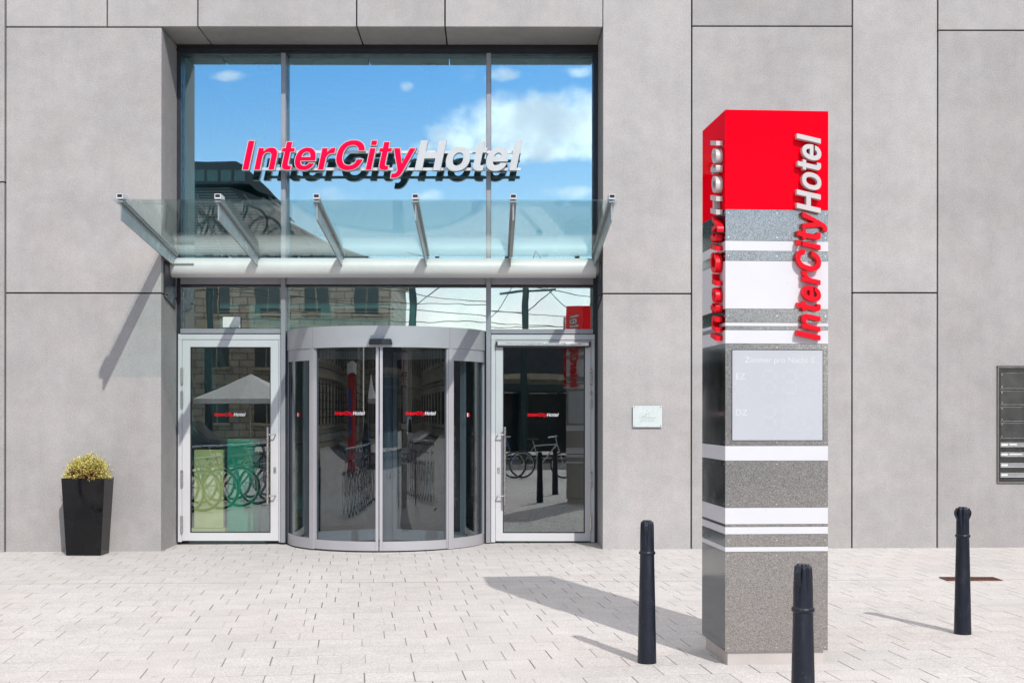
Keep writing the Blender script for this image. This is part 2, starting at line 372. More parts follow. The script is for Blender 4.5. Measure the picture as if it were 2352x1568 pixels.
# ------------------------------------------------------------------ lettering (hand-drawn bold grotesque, em 1000)
def bez(pts, n=9):
    out = []; cur = None
    for p in pts:
        if len(p) == 2: out.append(p); cur = p
        else:
            a, b, c = (p[0], p[1]), (p[2], p[3]), (p[4], p[5])
            for i in range(1, n + 1):
                t = i / n; q = 1 - t
                out.append(tuple(q**3 * cur[k] + 3 * q * q * t * a[k] + 3 * q * t * t * b[k] + t**3 * c[k] for k in (0, 1)))
            cur = c
    return out
def oval(cx, cy, rx, ry, n=40, e=2.25):
    r = []
    for i in range(n):
        t = 2 * math.pi * i / n; c, s = math.cos(t), math.sin(t)
        r.append((cx + rx * math.copysign(abs(c) ** (2 / e), c), cy + ry * math.copysign(abs(s) ** (2 / e), s)))
    return r
def rect(a, b, c, d): return [(a, c), (b, c), (b, d), (a, d)]
GL = {
 'I': (278, [(rect(64, 216, 0, 720), [])]),
 'l': (278, [(rect(68, 210, 0, 720), [])]),
 'i': (278, [(rect(68, 210, 0, 540), []), (rect(68, 210, 608, 728), [])]),
 'n': (605, [(bez([(64, 0), (206, 0), (206, 300), (206, 390, 245, 430, 308, 430), (368, 430, 398, 395, 398, 330), (398, 0), (540, 0), (540, 345), (540, 480, 480, 554, 365, 554), (292, 554, 236, 520, 200, 462), (200, 540), (64, 540)]), [])]),
 'r': (392, [(bez([(64, 0), (206, 0), (206, 255), (206, 360, 258, 408, 345, 408), (385, 405), (385, 550), (300, 562, 238, 522, 200, 440), (200, 540), (64, 540)]), [])]),
 't': (338, [(bez([(16, 442), (90, 442), (90, 135), (90, 35, 135, -8, 245, -8), (270, -8, 296, -6, 322, 0), (322, 106), (285, 103), (245, 103, 232, 116, 232, 160), (232, 442), (322, 442), (322, 540), (232, 540), (232, 694), (90, 694), (90, 540), (16, 540)]), [])]),
 'e': (558, [(bez([(526, 222), (180, 222), (182, 148, 222, 105, 286, 105), (332, 105, 362, 126, 378, 166), (516, 166), (488, 48, 402, -15, 284, -15), (130, -15, 34, 90, 34, 268), (34, 446, 136, 556, 280, 556), (434, 556, 526, 442, 526, 222)]),
        [bez([(182, 322), (380, 322), (370, 402, 334, 440, 282, 440), (226, 440, 192, 402, 182, 322)])])]),
 'o': (612, [(oval(305, 270, 271, 286), [oval(305, 270, 130, 172)])]),
 'C': (730, [(bez([(692, 472), (540, 472), (522, 562, 466, 610, 382, 610), (262, 610, 196, 516, 196, 360), (196, 202, 266, 112, 384, 112), (470, 112, 526, 164, 542, 264), (692, 264), (676, 94, 556, -17, 382, -17), (176, -17, 42, 130, 42, 358), (42, 592, 176, 737, 382, 737), (562, 737, 678, 634, 692, 472)]), [])]),
 'y': (556, [(bez([(14, 540), (202, 12), (206, 0, 206, -10, 202, -26), (190, -64, 168, -86, 128, -86), (84, -82), (84, -200), (150, -206), (254, -206, 306, -160, 346, -46), (542, 540), (394, 540), (282, 168), (166, 540)]), [])]),
 'H': (724, [([(68, 0), (220, 0), (220, 298), (502, 298), (502, 0), (654, 0), (654, 720), (502, 720), (502, 428), (220, 428), (220, 720), (68, 720)], [])]),
}
def area(p): return sum(p[i][0] * p[(i + 1) % len(p)][1] - p[(i + 1) % len(p)][0] * p[i][1] for i in range(len(p))) / 2
def offset(p, d):
    n = len(p); out = []
    for i in range(n):
        a, b, c = Vector(p[i - 1]), Vector(p[i]), Vector(p[(i + 1) % n])
        e1, e2 = (b - a), (c - b)
        if e1.length < 1e-6 or e2.length < 1e-6: out.append(p[i]); continue
        n1, n2 = Vector((e1.y, -e1.x)).normalized(), Vector((e2.y, -e2.x)).normalized()
        m = n1 + n2; m = m / max(.5, m.dot(n1)) if m.length > 1e-4 else n1
        out.append((b.x + m.x * d, b.y + m.y * d))
    return out
def dedupe(p):
    q = [p[0]]
    for a in p[1:]:
        if (Vector(a) - Vector(q[-1])).length > .5: q.append(a)
    if (Vector(q[0]) - Vector(q[-1])).length < .5: q.pop()
    return q
def glyph(mb, ch, k, kx, grow, fn, t0, t1, x0, mi=0, shear=.213):
    """extrude one letter; fn(a, b, t) maps letter plane + depth to 3-D"""
    for outer, holes in GL[ch][1]:
        loops = []
        for j, lp in enumerate([outer] + holes):
            lp = dedupe(lp)
            if (area(lp) > 0) != (j == 0): lp = lp[::-1]
            lp = offset(lp, grow)
            loops.append([((x0 + x) * kx * k + y * shear * k, y * k) for x, y in lp])
        flat = [p for l in loops for p in l]
        tri = tessellate_polygon([[Vector((a, b, 0)) for a, b in l] for l in loops])
        N = len(flat)
        v = [fn(a, b, t0) for a, b in flat] + [fn(a, b, t1) for a, b in flat]
        fs = [tuple(t) for t in tri] + [tuple(N + i for i in t[::-1]) for t in tri]
        o = 0
        for l in loops:
            n = len(l)
            fs += [(o + i, o + (i + 1) % n, N + o + (i + 1) % n, N + o + i) for i in range(n)]; o += n
        mb.add(v, fs, mi)
TEXT = 'InterCityHotel'
def text_width(kx): return sum(GL[c][0] for c in TEXT) * kx
def advances():
    x = 0
    for i, c in enumerate(TEXT):
        yield i, c, x; x += GL[c][0]

# ================================================================== SETTING: ground
def sheet(x0, x1, y0, y1, dz=0.0):
    return MB().add([(x0, y0, gz(x0) + dz), (x1, y0, gz(x1) + dz), (x1, y1, gz(x1) + dz), (x0, y1, gz(x0) + dz)], [(0, 1, 2, 3)])
structure('ground', MB().add([(-1500, -1500, -.9), (1500, -1500, -.9), (1500, 1500, -.9), (-1500, 1500, -.9)], [(0, 1, 2, 3)]), M['far'])
structure('pavement', sheet(-60, 60, -21, .95), M['paving'])
structure('road', sheet(-60, 60, -36, -21.15, -.10), M['asphalt'])
kb = MB()
for y in (-21.15, -36.0):
    kb.add([(-60, y, gz(-60) - .1), (-60, y + .15, gz(-60) - .1), (-60, y + .15, gz(-60) + .003), (-60, y, gz(-60) + .003), (60, y, gz(60) - .1), (60, y + .15, gz(60) - .1), (60, y + .15, gz(60) + .003), (60, y, gz(60) + .003)],
           [(0, 1, 2, 3), (4, 7, 6, 5), (0, 4, 5, 1), (1, 5, 6, 2), (2, 6, 7, 3), (3, 7, 4, 0)])
structure('kerb', kb, M['stone2'])
structure('far_pavement', sheet(-60, 60, -75, -36.0), M['paving'])

# ================================================================== HOTEL BUILDING
bld = thing('hotel_building', (0, 0, 0), 'grey concrete panel hotel building with a deep glazed entrance recess', 'building')
SW = 199.4
def wx(px): return (px - VX) / SW
def wz(py): return CH + (VY - py) / SW
TOP = 9.6; G = .008; TH = .90
def panel(x0, x1, z0, z1, proud=0.0):
    return MB().box(x0 + G, x1 - G, -proud, TH, z0 + (G if z0 > .1 else 0), z1 - G).build('wall_panel', M['concrete'], bld, bevel=.006)
ZT = wz(63.5); ZJ = wz(674)
oL, oR = wx(370), wx(1384.5)
xs = [wx(12), wx(245), wx(453), wx(818), wx(1021), wx(1384.5)]
for a, b in zip(xs, xs[1:]): panel(a, b, ZT, TOP)
panel(wx(12), oL + G, ZJ, ZT); panel(wx(12), oL + G, -.06, ZJ)
panel(oR - G, wx(1588), ZJ, TOP); panel(oR - G, wx(1588), -.02, ZJ)
panel(wx(1588), wx(1957), wz(60), TOP); panel(wx(1588), wx(1957), -.02, wz(60))
panel(wx(1957), wx(2153), wz(671.5), TOP); panel(wx(1957), wx(2153), -.02, wz(671.5))
panel(wx(2153), wx(2700), wz(69), TOP); panel(wx(2153), wx(2700), -.02, wz(69))
panel(wx(2700), 11, wz(300), TOP); panel(wx(2700), 11, -.02, wz(300)); panel(11, 14, -.02, TOP)
panel(wx(-260), wx(12), wz(420), TOP, .02); panel(wx(-260), wx(12), -.1, wz(420), .02)
panel(-10, wx(-260), ZJ, TOP); panel(-10, wx(-260), -.1, ZJ); panel(-14, -10, -.1, TOP)
core = MB()
core.box(-13.9, oL - .03, TH + .002, 12, -.2, TOP - .05).box(oR + .03, 13.9, TH + .002, 12, -.2, TOP - .05)
core.box(oL - .03, oR + .03, 1.0, 12, 6.25, TOP - .05).box(oL - .03, oR + .03, TH + .002, 1.0, ZT + .03, TOP - .05).box(oL - .03, oR + .03, 10.2, 12, -.2, 6.25)
core.build('wall_core', M['joint'], bld)
MB().box(-14, 14, -.05, 12, TOP + .002, TOP + .12).build('roof_coping', M['darkframe'], bld)
# lobby
MB().box(oL - .02, oR + .02, .96, 10.19, -.1, .018).build('lobby_floor', M['floor'], bld)
MB().box(oL - .02, oR + .02, 1.002, 10.19, 6.05, 6.24).build('lobby_ceiling', M['ceil'], bld)
lw = MB().box(oL - .028, oL + .004, .90, 10.19, .02, 6.04).box(oR - .004, oR + .028, .90, 10.19, .02, 6.04).box(oL + .006, oR - .006, 10.1, 10.18, .02, 6.04)
lw.build('lobby_wall', M['lobby'], bld)
MB().box(oL + .02, oR - .02, 9.9, 10.08, 3.3, 6.03).box(oL + .0045, oL + .018, 1.0, 9.89, 3.3, 6.03).box(oR - .018, oR - .0045, 1.0, 9.89, 3.3, 6.03).build('upper_lobby_wall', M['bulk'], bld)  # pale lining added over the upper walls to brighten the lobby behind the glass
bulk = MB().box(oL + .006, oR - .006, 3.2, 3.5, 2.62, 3.62).build('bulkhead', M['bulk'], bld)
for a, b in ((432, 571), (597, 736), (766, 905)):
    D = 18.18; x0, x1 = PX(a, D), PX(b, D); mb = MB()
    for k in range(3): zc = PZ(711 + 8 * k, D); mb.box(x0, x1, 3.19, 3.199, zc - .014, zc + .014)
    mb.build('vent_grille', M['dark'], bulk)
# lobby ceiling lights
for px in (745, 1238): MB().lathe([(.16, 0), (.16, .02)], 28, (PX(px, 16.65), 1.65, 6.028)).ring((PX(px, 16.65), 1.65, 6.03), (0, 0, 1), .165, .02).build('downlight', M['ceil'], bld)

# glazing: y of glass plane and frame
YG, YF = .84, .70
DG, DF = YG - CAMY, YF - CAMY
gx = lambda px: PX(px, DF); gzv = lambda py: PZ(py, DF)
fr = MB()
zt0, zt1 = gzv(123), ZT - .002
fr.box(oL + .002, oR - .002, YF + .03, YG + .06, zt0, zt1)
fr.box(oL + .002, oR - .002, YF + .005, YF + .03, gzv(117), gzv(112))
for a, b in ((403, 413.5), (1362.5, 1373)): fr.box(max(gx(a), oL + .002), min(gx(b), oR - .002), YF + .028, YG + .06, .02, zt0)
fr.build('head_and_jamb_frame', M['darkframe'], bld)  # shade in the recess painted in as a darker frame colour
mu = MB()
for a, b in ((645.5, 656), (1116.5, 1127)): mu.box(gx(a), gx(b), YF - .03, YG + .08, .012, zt0 - .002)
mul = mu.build('mullion', M['frame'], bld, bevel=.004)
tr = MB()
spans = ((413.5, 645.5), (656, 1116.5), (1127, 1362.5))
for a, b in spans:
    tr.box(gx(a) + .002, gx(b) - .002, YF, YG + .07, gzv(653), gzv(637))
    if a != 656: tr.box(gx(a) + .002, gx(b) - .002, YF, YG + .07, gzv(766), gzv(755.5))
tr.build('transom', M['frame'], bld, bevel=.003)
dk = MB()
for a, b in spans: dk.box(gx(a) + .002, gx(b) - .002, YF + .04, YG + .03, gzv(657), gzv(653) - .001)
dk.build('transom_gasket', M['dark'], bld)
def pane(parent, x0, x1, z0, z1, m, y=YG, rot=(0, 0), t=.006, name='window_pane'):
    cx, cz = (x0 + x1) / 2, (z0 + z1) / 2
    o = MB().box(x0 - cx, x1 - cx, -t, t, z0 - cz, z1 - cz).build(name, m, parent, local=True)
    o.location = (cx, y, cz); o.rotation_euler = (R(rot[0]), 0, R(rot[1]))
    return o
for i, (a, b) in enumerate(spans):
    pane(bld, gx(a) + .003, gx(b) - .003, gzv(637) + .002, zt0 - .002, M['upglass'], rot=((.05, -.04, .06)[i], (-.06, .03, .05)[i]))
    zb = gzv(755.5) + .002 if a != 656 else PZ(770, DG)
    pane(bld, gx(a) + .003, gx(b) - .003, zb, gzv(657) - .002, M['midglass'], rot=((-.17, .45) if i == 2 else (0, 0)))
# steel plates that carry the canopy tube
for x0, x1 in ((oL + .002, oL + .016), (oR - .016, oR - .002)):
    MB().prism([(.10, wz(598)), (.62, wz(600)), (.62, wz(700)), (.10, wz(680))], lambda a, b, t: (t, a, b), x0, x1).tube(((x0 + x1) / 2 - .02, .2, 2.95), ((x0 + x1) / 2 + .02, .2, 2.95), .012).build('steel_plate', M['darkframe'], bld)

# side doors ---------------------------------------------------------
def lettering(name, parent, fn, k, kx, mats, t=.0015, grow=0):
    mb = MB()
    for i, c, x in advances(): glyph(mb, c, k, kx, grow, fn, 0, t, x, 0 if i < 9 else 1)
    return mb.build(name, mats, parent)
DMAT = [M['letterred'], M['white']]
def side_door(a, b, la, lb, ga, gb, hinge_left, hx, ty, ltx, rot):
    f = MB(); zt = gzv(767); zb = .015
    f.box(gx(a), gx(b), YF + .015, YG + .05, gzv(780), zt - .002)
    f.box(gx(a), gx(la), YF + .015, YG + .05, zb, gzv(780) - .001).box(gx(lb), gx(b), YF + .015, YG + .05, zb, gzv(780) - .001)
    f.build('door_frame', M['door'], bld, bevel=.003)
    l = MB(); z0, z1 = gzv(1242), gzv(780.5) - .002; x0, x1 = gx(la) + .004, gx(lb) - .004; y0, y1 = YF + .02, YF + .09
    g0, g1 = gx(ga), gx(gb); h0, h1 = gzv(1224), gzv(797)
    l.box(x0, x1, y0, y1, h1, z1).box(x0, x1, y0, y1, z0, h0).box(x0, g0, y0, y1, h0, h1).box(g1, x1, y0, y1, h0, h1)
    leaf = l.build('glass_door', M['door'], bld)
    pane(leaf, g0 + .001, g1 - .001, h0 + .001, h1 - .001, M['doorglass'], y=YF + .05, rot=rot, name='door_pane')
    gk = MB()
    gk.box(g0, g0 + .012, y0 + .012, y0 + .018, h0, h1).box(g1 - .012, g1, y0 + .012, y0 + .018, h0, h1).box(g0 + .012, g1 - .012, y0 + .012, y0 + .018, h1 - .012, h1).box(g0 + .012, g1 - .012, y0 + .012, y0 + .018, h0, h0 + .012)
    gk.build('door_gasket', M['dark'], leaf)
    X = gx(hx); Yh = y0 - .075; s = 1 if hinge_left else -1
    h = MB().tube((X, Yh, gzv(1157)), (X, Yh, gzv(980)), .016, n=14)
    for py in (998, 1138):
        z = gzv(py); xb = X + s * .085
        h.tube((X, Yh, z), (xb, Yh, z), .008, n=8).tube((xb, Yh, z), (xb, y0, z), .008, n=8)
    h.build('door_handle', M['steel'], leaf)
    lx = X + s * .075
    MB().box(lx - .016, lx + .016, y0 - .006, y0 - .001, gzv(1087), gzv(1072)).tube((lx, y0 - .012, gzv(1077)), (lx, y0, gzv(1077)), .009).build('door_lock', M['steel'], leaf, bevel=.002)
    for pa, pb in ((845, 884), (898, 937), (1082, 1121), (1180, 1219)) if not hinge_left else ((845, 884), (898, 938), (1080, 1120), (1185, 1226)):
        X2 = gx(la if hinge_left else lb)
        MB().tube((X2, y0 - .012, gzv(pb)), (X2, y0 - .012, gzv(pa)), .012, n=10).box(X2 - .016, X2 + .016, y0 - .008, y0 - .001, gzv(pb) + .01, gzv(pa) - .01).build('door_hinge', M['steel'], leaf)
    k = .385 / (text_width(1) + 150); xl = gx(ltx)
    lettering('door_lettering', leaf, lambda p, q, t: (xl + p, YF + .042 - t, gzv(956) + q), k, 1.0, DMAT)
    return leaf, y0
side_door(408, 645, 417, 640, 436, 621, True, 616.5, 956, 490, (0, 0))
leafR, y0 = side_door(1128, 1366, 1138, 1358, 1155, 1344, False, 1159.5, 956, 1211, (-.15, .48))
MB().box(gx(1142), gx(1353), y0 - .06, y0 - .001, gzv(794), gzv(787)).build('door_closer', M['chrome'], leafR, bevel=.006)
cb = MB()
for a, b in ((1139.5, 1142), (1353, 1355.5)): cb.box(gx(a), gx(b), y0 - .062, y0 - .001, gzv(796), gzv(784))
cb.box(gx(1142), gx(1353), y0 - .045, y0 - .001, gzv(797), gzv(794) - .001).build('door_closer_cap', M['dark'], leafR)
# slim posts between side doors and drum
for a, b in ((656.5, 660), (662, 664), (1113.5, 1116)): MB().box(gx(a), gx(b), YF + .03, YG + .05, .015, gzv(770)).build('edge_post', M['darkframe'], bld)

# ================================================================== REVOLVING DOOR
rx, ry_, RR = PX(888.5, DG), .965, 1.208
rev = thing('revolving_door', (rx, ry_, 0), 'curved glass revolving door with grey aluminium drum in the middle of the entrance', 'revolving door')
zB0, zB1 = PZ(797, 14.76), PZ(748, 14.76)
MB().arc(rx, ry_, RR - .06, RR + .012, -81, -40.6, zB0, zB1, 14).arc(rx, ry_, RR - .06, RR + .012, -40.4, 40.4, zB0, zB1, 30).arc(rx, ry_, RR - .06, RR + .012, 40.6, 81, zB0, zB1, 14).build('drum_band', M['drum'], rev)
MB().lathe([(RR - .062, 0), (RR - .062, .02)], 64, (rx, ry_, zB1 - .03)).build('drum_roof', M['drum'], rev)
MB().lathe([(RR - .064, 0), (RR - .064, .03)], 64, (rx, ry_, zB0 - .0)).build('drum_ceiling', M['lobby'], rev)
for a, b in ((-81, -43.2), (43.2, 81)):
    MB().arc(rx, ry_, RR - .045, RR + .004, a, b, zB0 - .14, zB0 - .001, 14).build('side_head', M['drum'], rev)
    MB().arc(rx, ry_, RR - .045, RR + .004, a, b, .006, .125, 14).build('side_sill', M['drum'], rev)
    MB().arc(rx, ry_, RR - .03, RR - .018, a, b, .126, zB0 - .141, 14).build('curved_side_pane', M['drumglass'], rev)
def rpt(a, r): return (rx + r * math.sin(R(a)), ry_ - r * math.cos(R(a)))
for a, wd in ((-41.7, .075), (41.7, .075), (-80.5, .05), (80.5, .05)):
    d = math.degrees(wd / RR) / 2
    MB().arc(rx, ry_, RR - .07, RR + .008, a - d, a + d, .004, zB0 - .0005, 3).build('drum_post', M['drum'], rev)
for s in (-1, 1):
    for a in (.35, 38.9):
        d = .75
        MB().arc(rx, ry_, RR - .05, RR - .004, s * (a + d) - d, s * (a + d) + d, .012, zB0 - .001, 3).build('sliding_stile', M['drum'], rev)
    lo, hi = sorted((s * 1.9, s * 38.8))
    MB().arc(rx, ry_, RR - .048, RR - .006, lo, hi, .012, .115, 16).build('sliding_sill', M['drum'], rev)
    MB().arc(rx, ry_, RR - .033, RR - .021, lo, hi, .116, zB0 - .002, 20).build('curved_sliding_pane', M['drumglass'], rev)
    # lettering wraps round the pane
    k = .385 / (text_width(1) + 150)
    a0 = {-1: -26.0, 1: 14.2}[s]
    def fn(p, q, t, a0=a0):
        th = R(a0) + p / RR; r = RR - .0205 + t
        return (rx + r * math.sin(th), ry_ - r * math.cos(th), PZ(953, 14.85) + q)
    lettering('sliding_door_lettering', rev, fn, k, 1.0, DMAT)
MB().lathe([(.08, .02), (.08, zB0 - .001)], 16, (rx, ry_, 0)).build('centre_post', M['drum'], rev)
for a in (-62, 62, 180):
    sx, sy = math.sin(R(a)), -math.cos(R(a)); nx, nyy = math.cos(R(a)), math.sin(R(a))
    def slab(mb, r0, r1, z0, z1, t, mi=0):
        pts = [(rx + sx * r + nx * q, ry_ + sy * r + nyy * q) for r, q in ((r0, -t), (r1, -t), (r1, t), (r0, t))]
        mb.add([(x, y, z) for z in (z0, z1) for x, y in pts], [(3, 2, 1, 0), (4, 5, 6, 7), (0, 1, 5, 4), (1, 2, 6, 5), (2, 3, 7, 6), (3, 0, 4, 7)], mi)
    f = MB(); slab(f, .09, 1.09, .03, .16, .02); slab(f, .09, 1.09, zB0 - .10, zB0 - .005, .02); slab(f, .09, .14, .16, zB0 - .1, .02); slab(f, 1.03, 1.09, .16, zB0 - .1, .02)
    wg = f.build('door_wing', M['door'], rev)
    q = MB(); slab(q, .14, 1.03, .161, zB0 - .101, .005); q.build('wing_pane', M['drumglass'], wg)
    hh = MB(); px_, py_ = rx + sx * .98 - nx * .07, ry_ + sy * .98 - nyy * .07
    hh.tube((px_, py_, .45), (px_, py_, 1.42), .013, n=10)
    for z in (.55, 1.32): hh.tube((px_, py_, z), (px_ + nx * .07, py_ + nyy * .07, z), .008, n=8)
    hh.build('wing_handle', M['steel'], wg)
zc = PZ(784, 14.7); sxn = rx + PX(864, 14.7) - PX(868, 14.7)
MB().prism([(-.135, -.035), (.135, -.035), (.12, .03), (-.12, .03)], lambda a, b, t: (rx + .02 + a, ry_ - RR - t, zc + b), .014, .075).build('motion_sensor', M['darkframe'], rev, bevel=.006)
for s in (-1, 1):
    th = s * 57; x, y = rpt(th, RR - .016); cs, sn = math.cos(R(th)), math.sin(R(th)); zz = PZ(957, 15.1)
    for q0, q1, m in ((-.026, 0, 'white'), (0.001, .026, 'letterred')):
        MB().add([(x + cs * a, y + sn * a, zz + b) for a, b in ((q0, 0), (q1, 0), (q1, .045), (q0, .045))], [(0, 1, 2, 3)]).build('pane_emblem', M[m], rev)

# ================================================================== CANOPY
can = thing('entrance_canopy', (-1.27, 0, 3.29), 'sloping glass canopy on six steel arms and a silver round tube over the entrance', 'canopy')
TY, TZ, TR = .45, 3.291, .1165
MB().tube((oL + .018, TY, TZ), (oR - .018 - .03, TY, TZ), TR, n=48).build('support_tube', M['tube'], can)
MB().tube((oR - .047, TY, TZ), (oR - .018, TY, TZ), TR * .8, n=32).build('tube_collar', M['arm'], can)
MB().box(oL + .02, oL + .30, TY - TR - .012, TY - TR + .02, TZ + .022, TZ + .040).build('tube_fixing', M['arm'], can)
YA0, YA1 = -1.87, .47
def zg(y): return 3.708 + (3.425 - 3.708) * (y - YA0) / (YA1 - YA0)      # underside of glass
AX = [-3.750, -2.764, -1.770, -.774, .213, 1.207]
for X in AX:
    fin = [(YA0 + .02, zg(YA0 + .02) - .013), (.40, zg(.40) - .013), (.345, 3.30), (YA0 + .02, 3.522)]
    arm = MB().prism(fin, lambda a, b, t: (X + t, a, b), -.007, .007).build('canopy_arm', M['arm'], can)
    fl = [(YA0 - .02, zg(YA0 - .02)), (YA1 - .05, zg(YA1 - .05)), (YA1 - .05, zg(YA1 - .05) - .012), (YA0 - .02, zg(YA0 - .02) - .012)]
    MB().prism(fl, lambda a, b, t: (X + t, a, b), -.031, .031).build('arm_flange', M['arm'], arm)
    cp = [(YA0 - .025, zg(YA0 - .025) + .018), (YA1 - .05, zg(YA1 - .05) + .018), (YA1 - .05, zg(YA1 - .05) + .03), (YA0 - .025, zg(YA0 - .025) + .03)]
    clamp = MB().prism(cp, lambda a, b, t: (X + t, a, b), -.031, .031)
    y0 = YA0 - .026; z0 = zg(y0)
    clamp.box(X - .031, X - .025, y0, y0 + .2, z0 + .030, z0 + .062).box(X + .025, X + .031, y0, y0 + .2, z0 + .030, z0 + .062).box(X - .031, X + .031, y0, y0 + .2, z0 + .062, z0 + .068)
    clamp.build('glass_clamp', M['white'], arm)
    MB().box(X - .024, X + .024, y0 + .012, y0 + .19, z0 + .032, z0 + .060).build('clamp_core', M['dark'], arm)
ex = [AX[0] - .075] + AX[1:-1] + [AX[-1] + .062]
for a, b in zip(ex, ex[1:]):
    q = [(YA0 - .015, zg(YA0 - .015) + .002), (YA1, zg(YA1) + .002), (YA1, zg(YA1) + .016), (YA0 - .015, zg(YA0 - .015) + .016)]
    MB().prism(q, lambda u, v, t: (t, u, v), a + .004, b - .004).build('glass_sheet', M['canglass'], can)

# ================================================================== HOTEL SIGN over the entrance
YS = .46; DS = YS - CAMY
cap = .345; k = cap / 720; kx = (PX(1210, DS) - PX(555, DS) - .213 * cap) / (k * text_width(1)); zb = PZ(390.5, DS)
sx0 = PX(555, DS) - 64 * k * kx + .004
sign = thing('entrance_sign', (sx0, YS, zb), 'large red and white raised letters InterCityHotel mounted on rails above the canopy', 'sign')
fnS = lambda p, q, t: (sx0 + p, YS + t, zb + q)
for i, c, x in advances():
    mb = MB(); glyph(mb, c, k, kx, 10, fnS, 0, .085, x)
    let = mb.build('sign_letter', M['signwhite'], sign)
    if i < 9:
        mb = MB(); glyph(mb, c, k, kx, -6, fnS, -.004, .0, x); mb.build('letter_face', M['signred'], let)
for py in (350, 389): 
    z = PZ(py, DS + .1)
    rl = MB().box(PX(592, DS), PX(1196, DS), YS + .087, YS + .117, z - .016, z + .016)
    for px in (651, 1122): rl.box(gx(px) - .012, gx(px) + .012, YS + .118, YF - .031, z - .012, z + .012)
    rl.build('sign_rail', M['rail'], sign)

# ================================================================== PYLON
pyl = thing('sign_pylon', (1.764, -6.523, gz(1.764)), 'tall square pylon with red top, white and steel bands and a pale screen', 'pylon sign', rz=R(3.9))
g0 = gz(1.764); HW = .3275; HD = .315
zz = lambda py: 1.6 + (943 - py) / 367.4 - g0
def slab_local(name, a, b, m, inset=0.0, bev=0, side=None):
    mb = MB().box(-HW + inset, HW - inset, -HD + inset, HD - inset, zz(b) + .0008, zz(a) - .0008)
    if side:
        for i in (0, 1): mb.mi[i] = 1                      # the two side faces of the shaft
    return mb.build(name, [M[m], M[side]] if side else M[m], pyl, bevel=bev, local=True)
for a, b, kind in [(251, 480, 'red'), (480, 552, 'metal'), (552, 575, 'white'), (575, 598, 'metal'), (598, 708, 'white'), (708, 740, 'metal'), (740, 748, 'white'),
        (748, 757, 'metal'), (757, 788, 'white'), (788, 1023, 'metal'), (1023, 1057, 'white'), (1057, 1165, 'metal'), (1165, 1203, 'white'), (1203, 1209, 'metal'),
        (1209, 1226, 'white'), (1226, 1255, 'metal'), (1255, 1266, 'white'), (1266, 1495, 'metal')]:
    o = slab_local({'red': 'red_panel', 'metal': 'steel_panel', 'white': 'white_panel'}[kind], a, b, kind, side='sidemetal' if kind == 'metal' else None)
    if kind == 'metal' and b - a > 20:                     # rivets belong to the panel
        for z in ((zz(a) - .022, zz(b) + .022) if b - a > 60 else ((zz(a) + zz(b)) / 2,)):
            for x in (-HW + .018, 0, HW - .018): MB().tube((x, -HD - .002, z), (x, -HD + .001, z), .0045, n=8).build('rivet', M['chrome'], o, local=True)
            for y in (-HD + .03, 0, HD - .03): MB().tube((-HW - .002, y, z), (-HW + .001, y, z), .0045, n=8).build('rivet', M['chrome'], o, local=True)
MB().box(-HW + .022, HW - .022, -HD + .022, HD - .022, -.02, zz(1495)).build('plinth', M['plinth'], pyl, local=True)
px2x = lambda px: (px - 1666) / 238 * .655 - HW
for sy in (-1, 1):
    scx0, scx1 = px2x(1682), px2x(1891)
    if sy > 0: scx0, scx1 = -scx1, -scx0
    yy = sorted((sy * (HD + .003), sy * (HD - .01)))
    sc_ = MB().box(scx0, scx1, yy[0], yy[1], zz(1010), zz(803)).build('price_screen', M['screen'], pyl, local=True)
    fb = MB(); ye = sy * (HD + .0035); t = .004
    for a, b, c, d in ((scx0 - t, scx1 + t, zz(803), zz(803) + t), (scx0 - t, scx1 + t, zz(1010) - t, zz(1010)), (scx0 - t, scx0, zz(1010), zz(803)), (scx1, scx1 + t, zz(1010), zz(803))):
        fb.box(a, b, min(ye, sy * (HD - .01)), max(ye, sy * (HD - .01)), c, d)
    fb.build('screen_edge', M['dark'], sc_, local=True)
def screen_text(s, size, x, z, parent, seg=False):
    cu = bpy.data.curves.new('t', 'FONT'); cu.body = s; cu.size = size; cu.extrude = .0004
    o = bpy.data.objects.new('t', cu); col.objects.link(o); dg = C.evaluated_depsgraph_get()
    me = bpy.data.meshes.new_from_object(o.evaluated_get(dg)); bpy.data.objects.remove(o)
    vs = [(x + v.co.x, -HD - .0034 - v.co.z * .25, z + v.co.y) for v in me.vertices]
    r = MB().add(vs, [list(p.vertices) for p in me.polygons]).build('screen_lettering', M['screenword'], parent, local=True)
    return r
front_screen = [o for o in pyl.children if o.name.startswith('price_screen')][0]
screen_text('Zimmer pro Nacht \u20ac', .052, px2x(1710), zz(832), front_screen)
screen_text('EZ', .055, px2x(1689), zz(870), front_screen); screen_text('DZ', .055, px2x(1689), zz(953), front_screen)
def seven(x, z, wd, h, t, mb):
    y0, y1 = -HD - .0032, -HD - .0028
    for a, b, c, d in ((x, x + wd, z, z + t), (x, x + wd, z + h / 2 - t / 2, z + h / 2 + t / 2), (x, x + wd, z + h - t, z + h)): mb.box(a + t, b - t, y0, y1, c, d)
    for xx in (x, x + wd - t):
        mb.box(xx, xx + t, y0, y1, z + t, z + h / 2 - t / 2).box(xx, xx + t, y0, y1, z + h / 2 + t / 2, z + h - t)
for row in (905, 987):
    for px in (1748, 1796, 1844):
        sg = MB(); seven(px2x(px), zz(row), .10, .16, .02, sg); sg.build('screen_digit', M['screentext'], front_screen, local=True)
capP = .151; kP = capP / 720; L = (783 - 300) / 367.4; kxP = (L - .213 * capP) / (kP * (text_width(1)))
zs = zz(783) - 30 * kP
faces = {'front': lambda p, q, t: (px2x(1881) - q, -HD - t, zs + p),
         'left': lambda p, q, t: (-HW - t, -HD + .062 + q, zs + p),
         'back': lambda p, q, t: (-(px2x(1881) - q), HD + t, zs + p)}
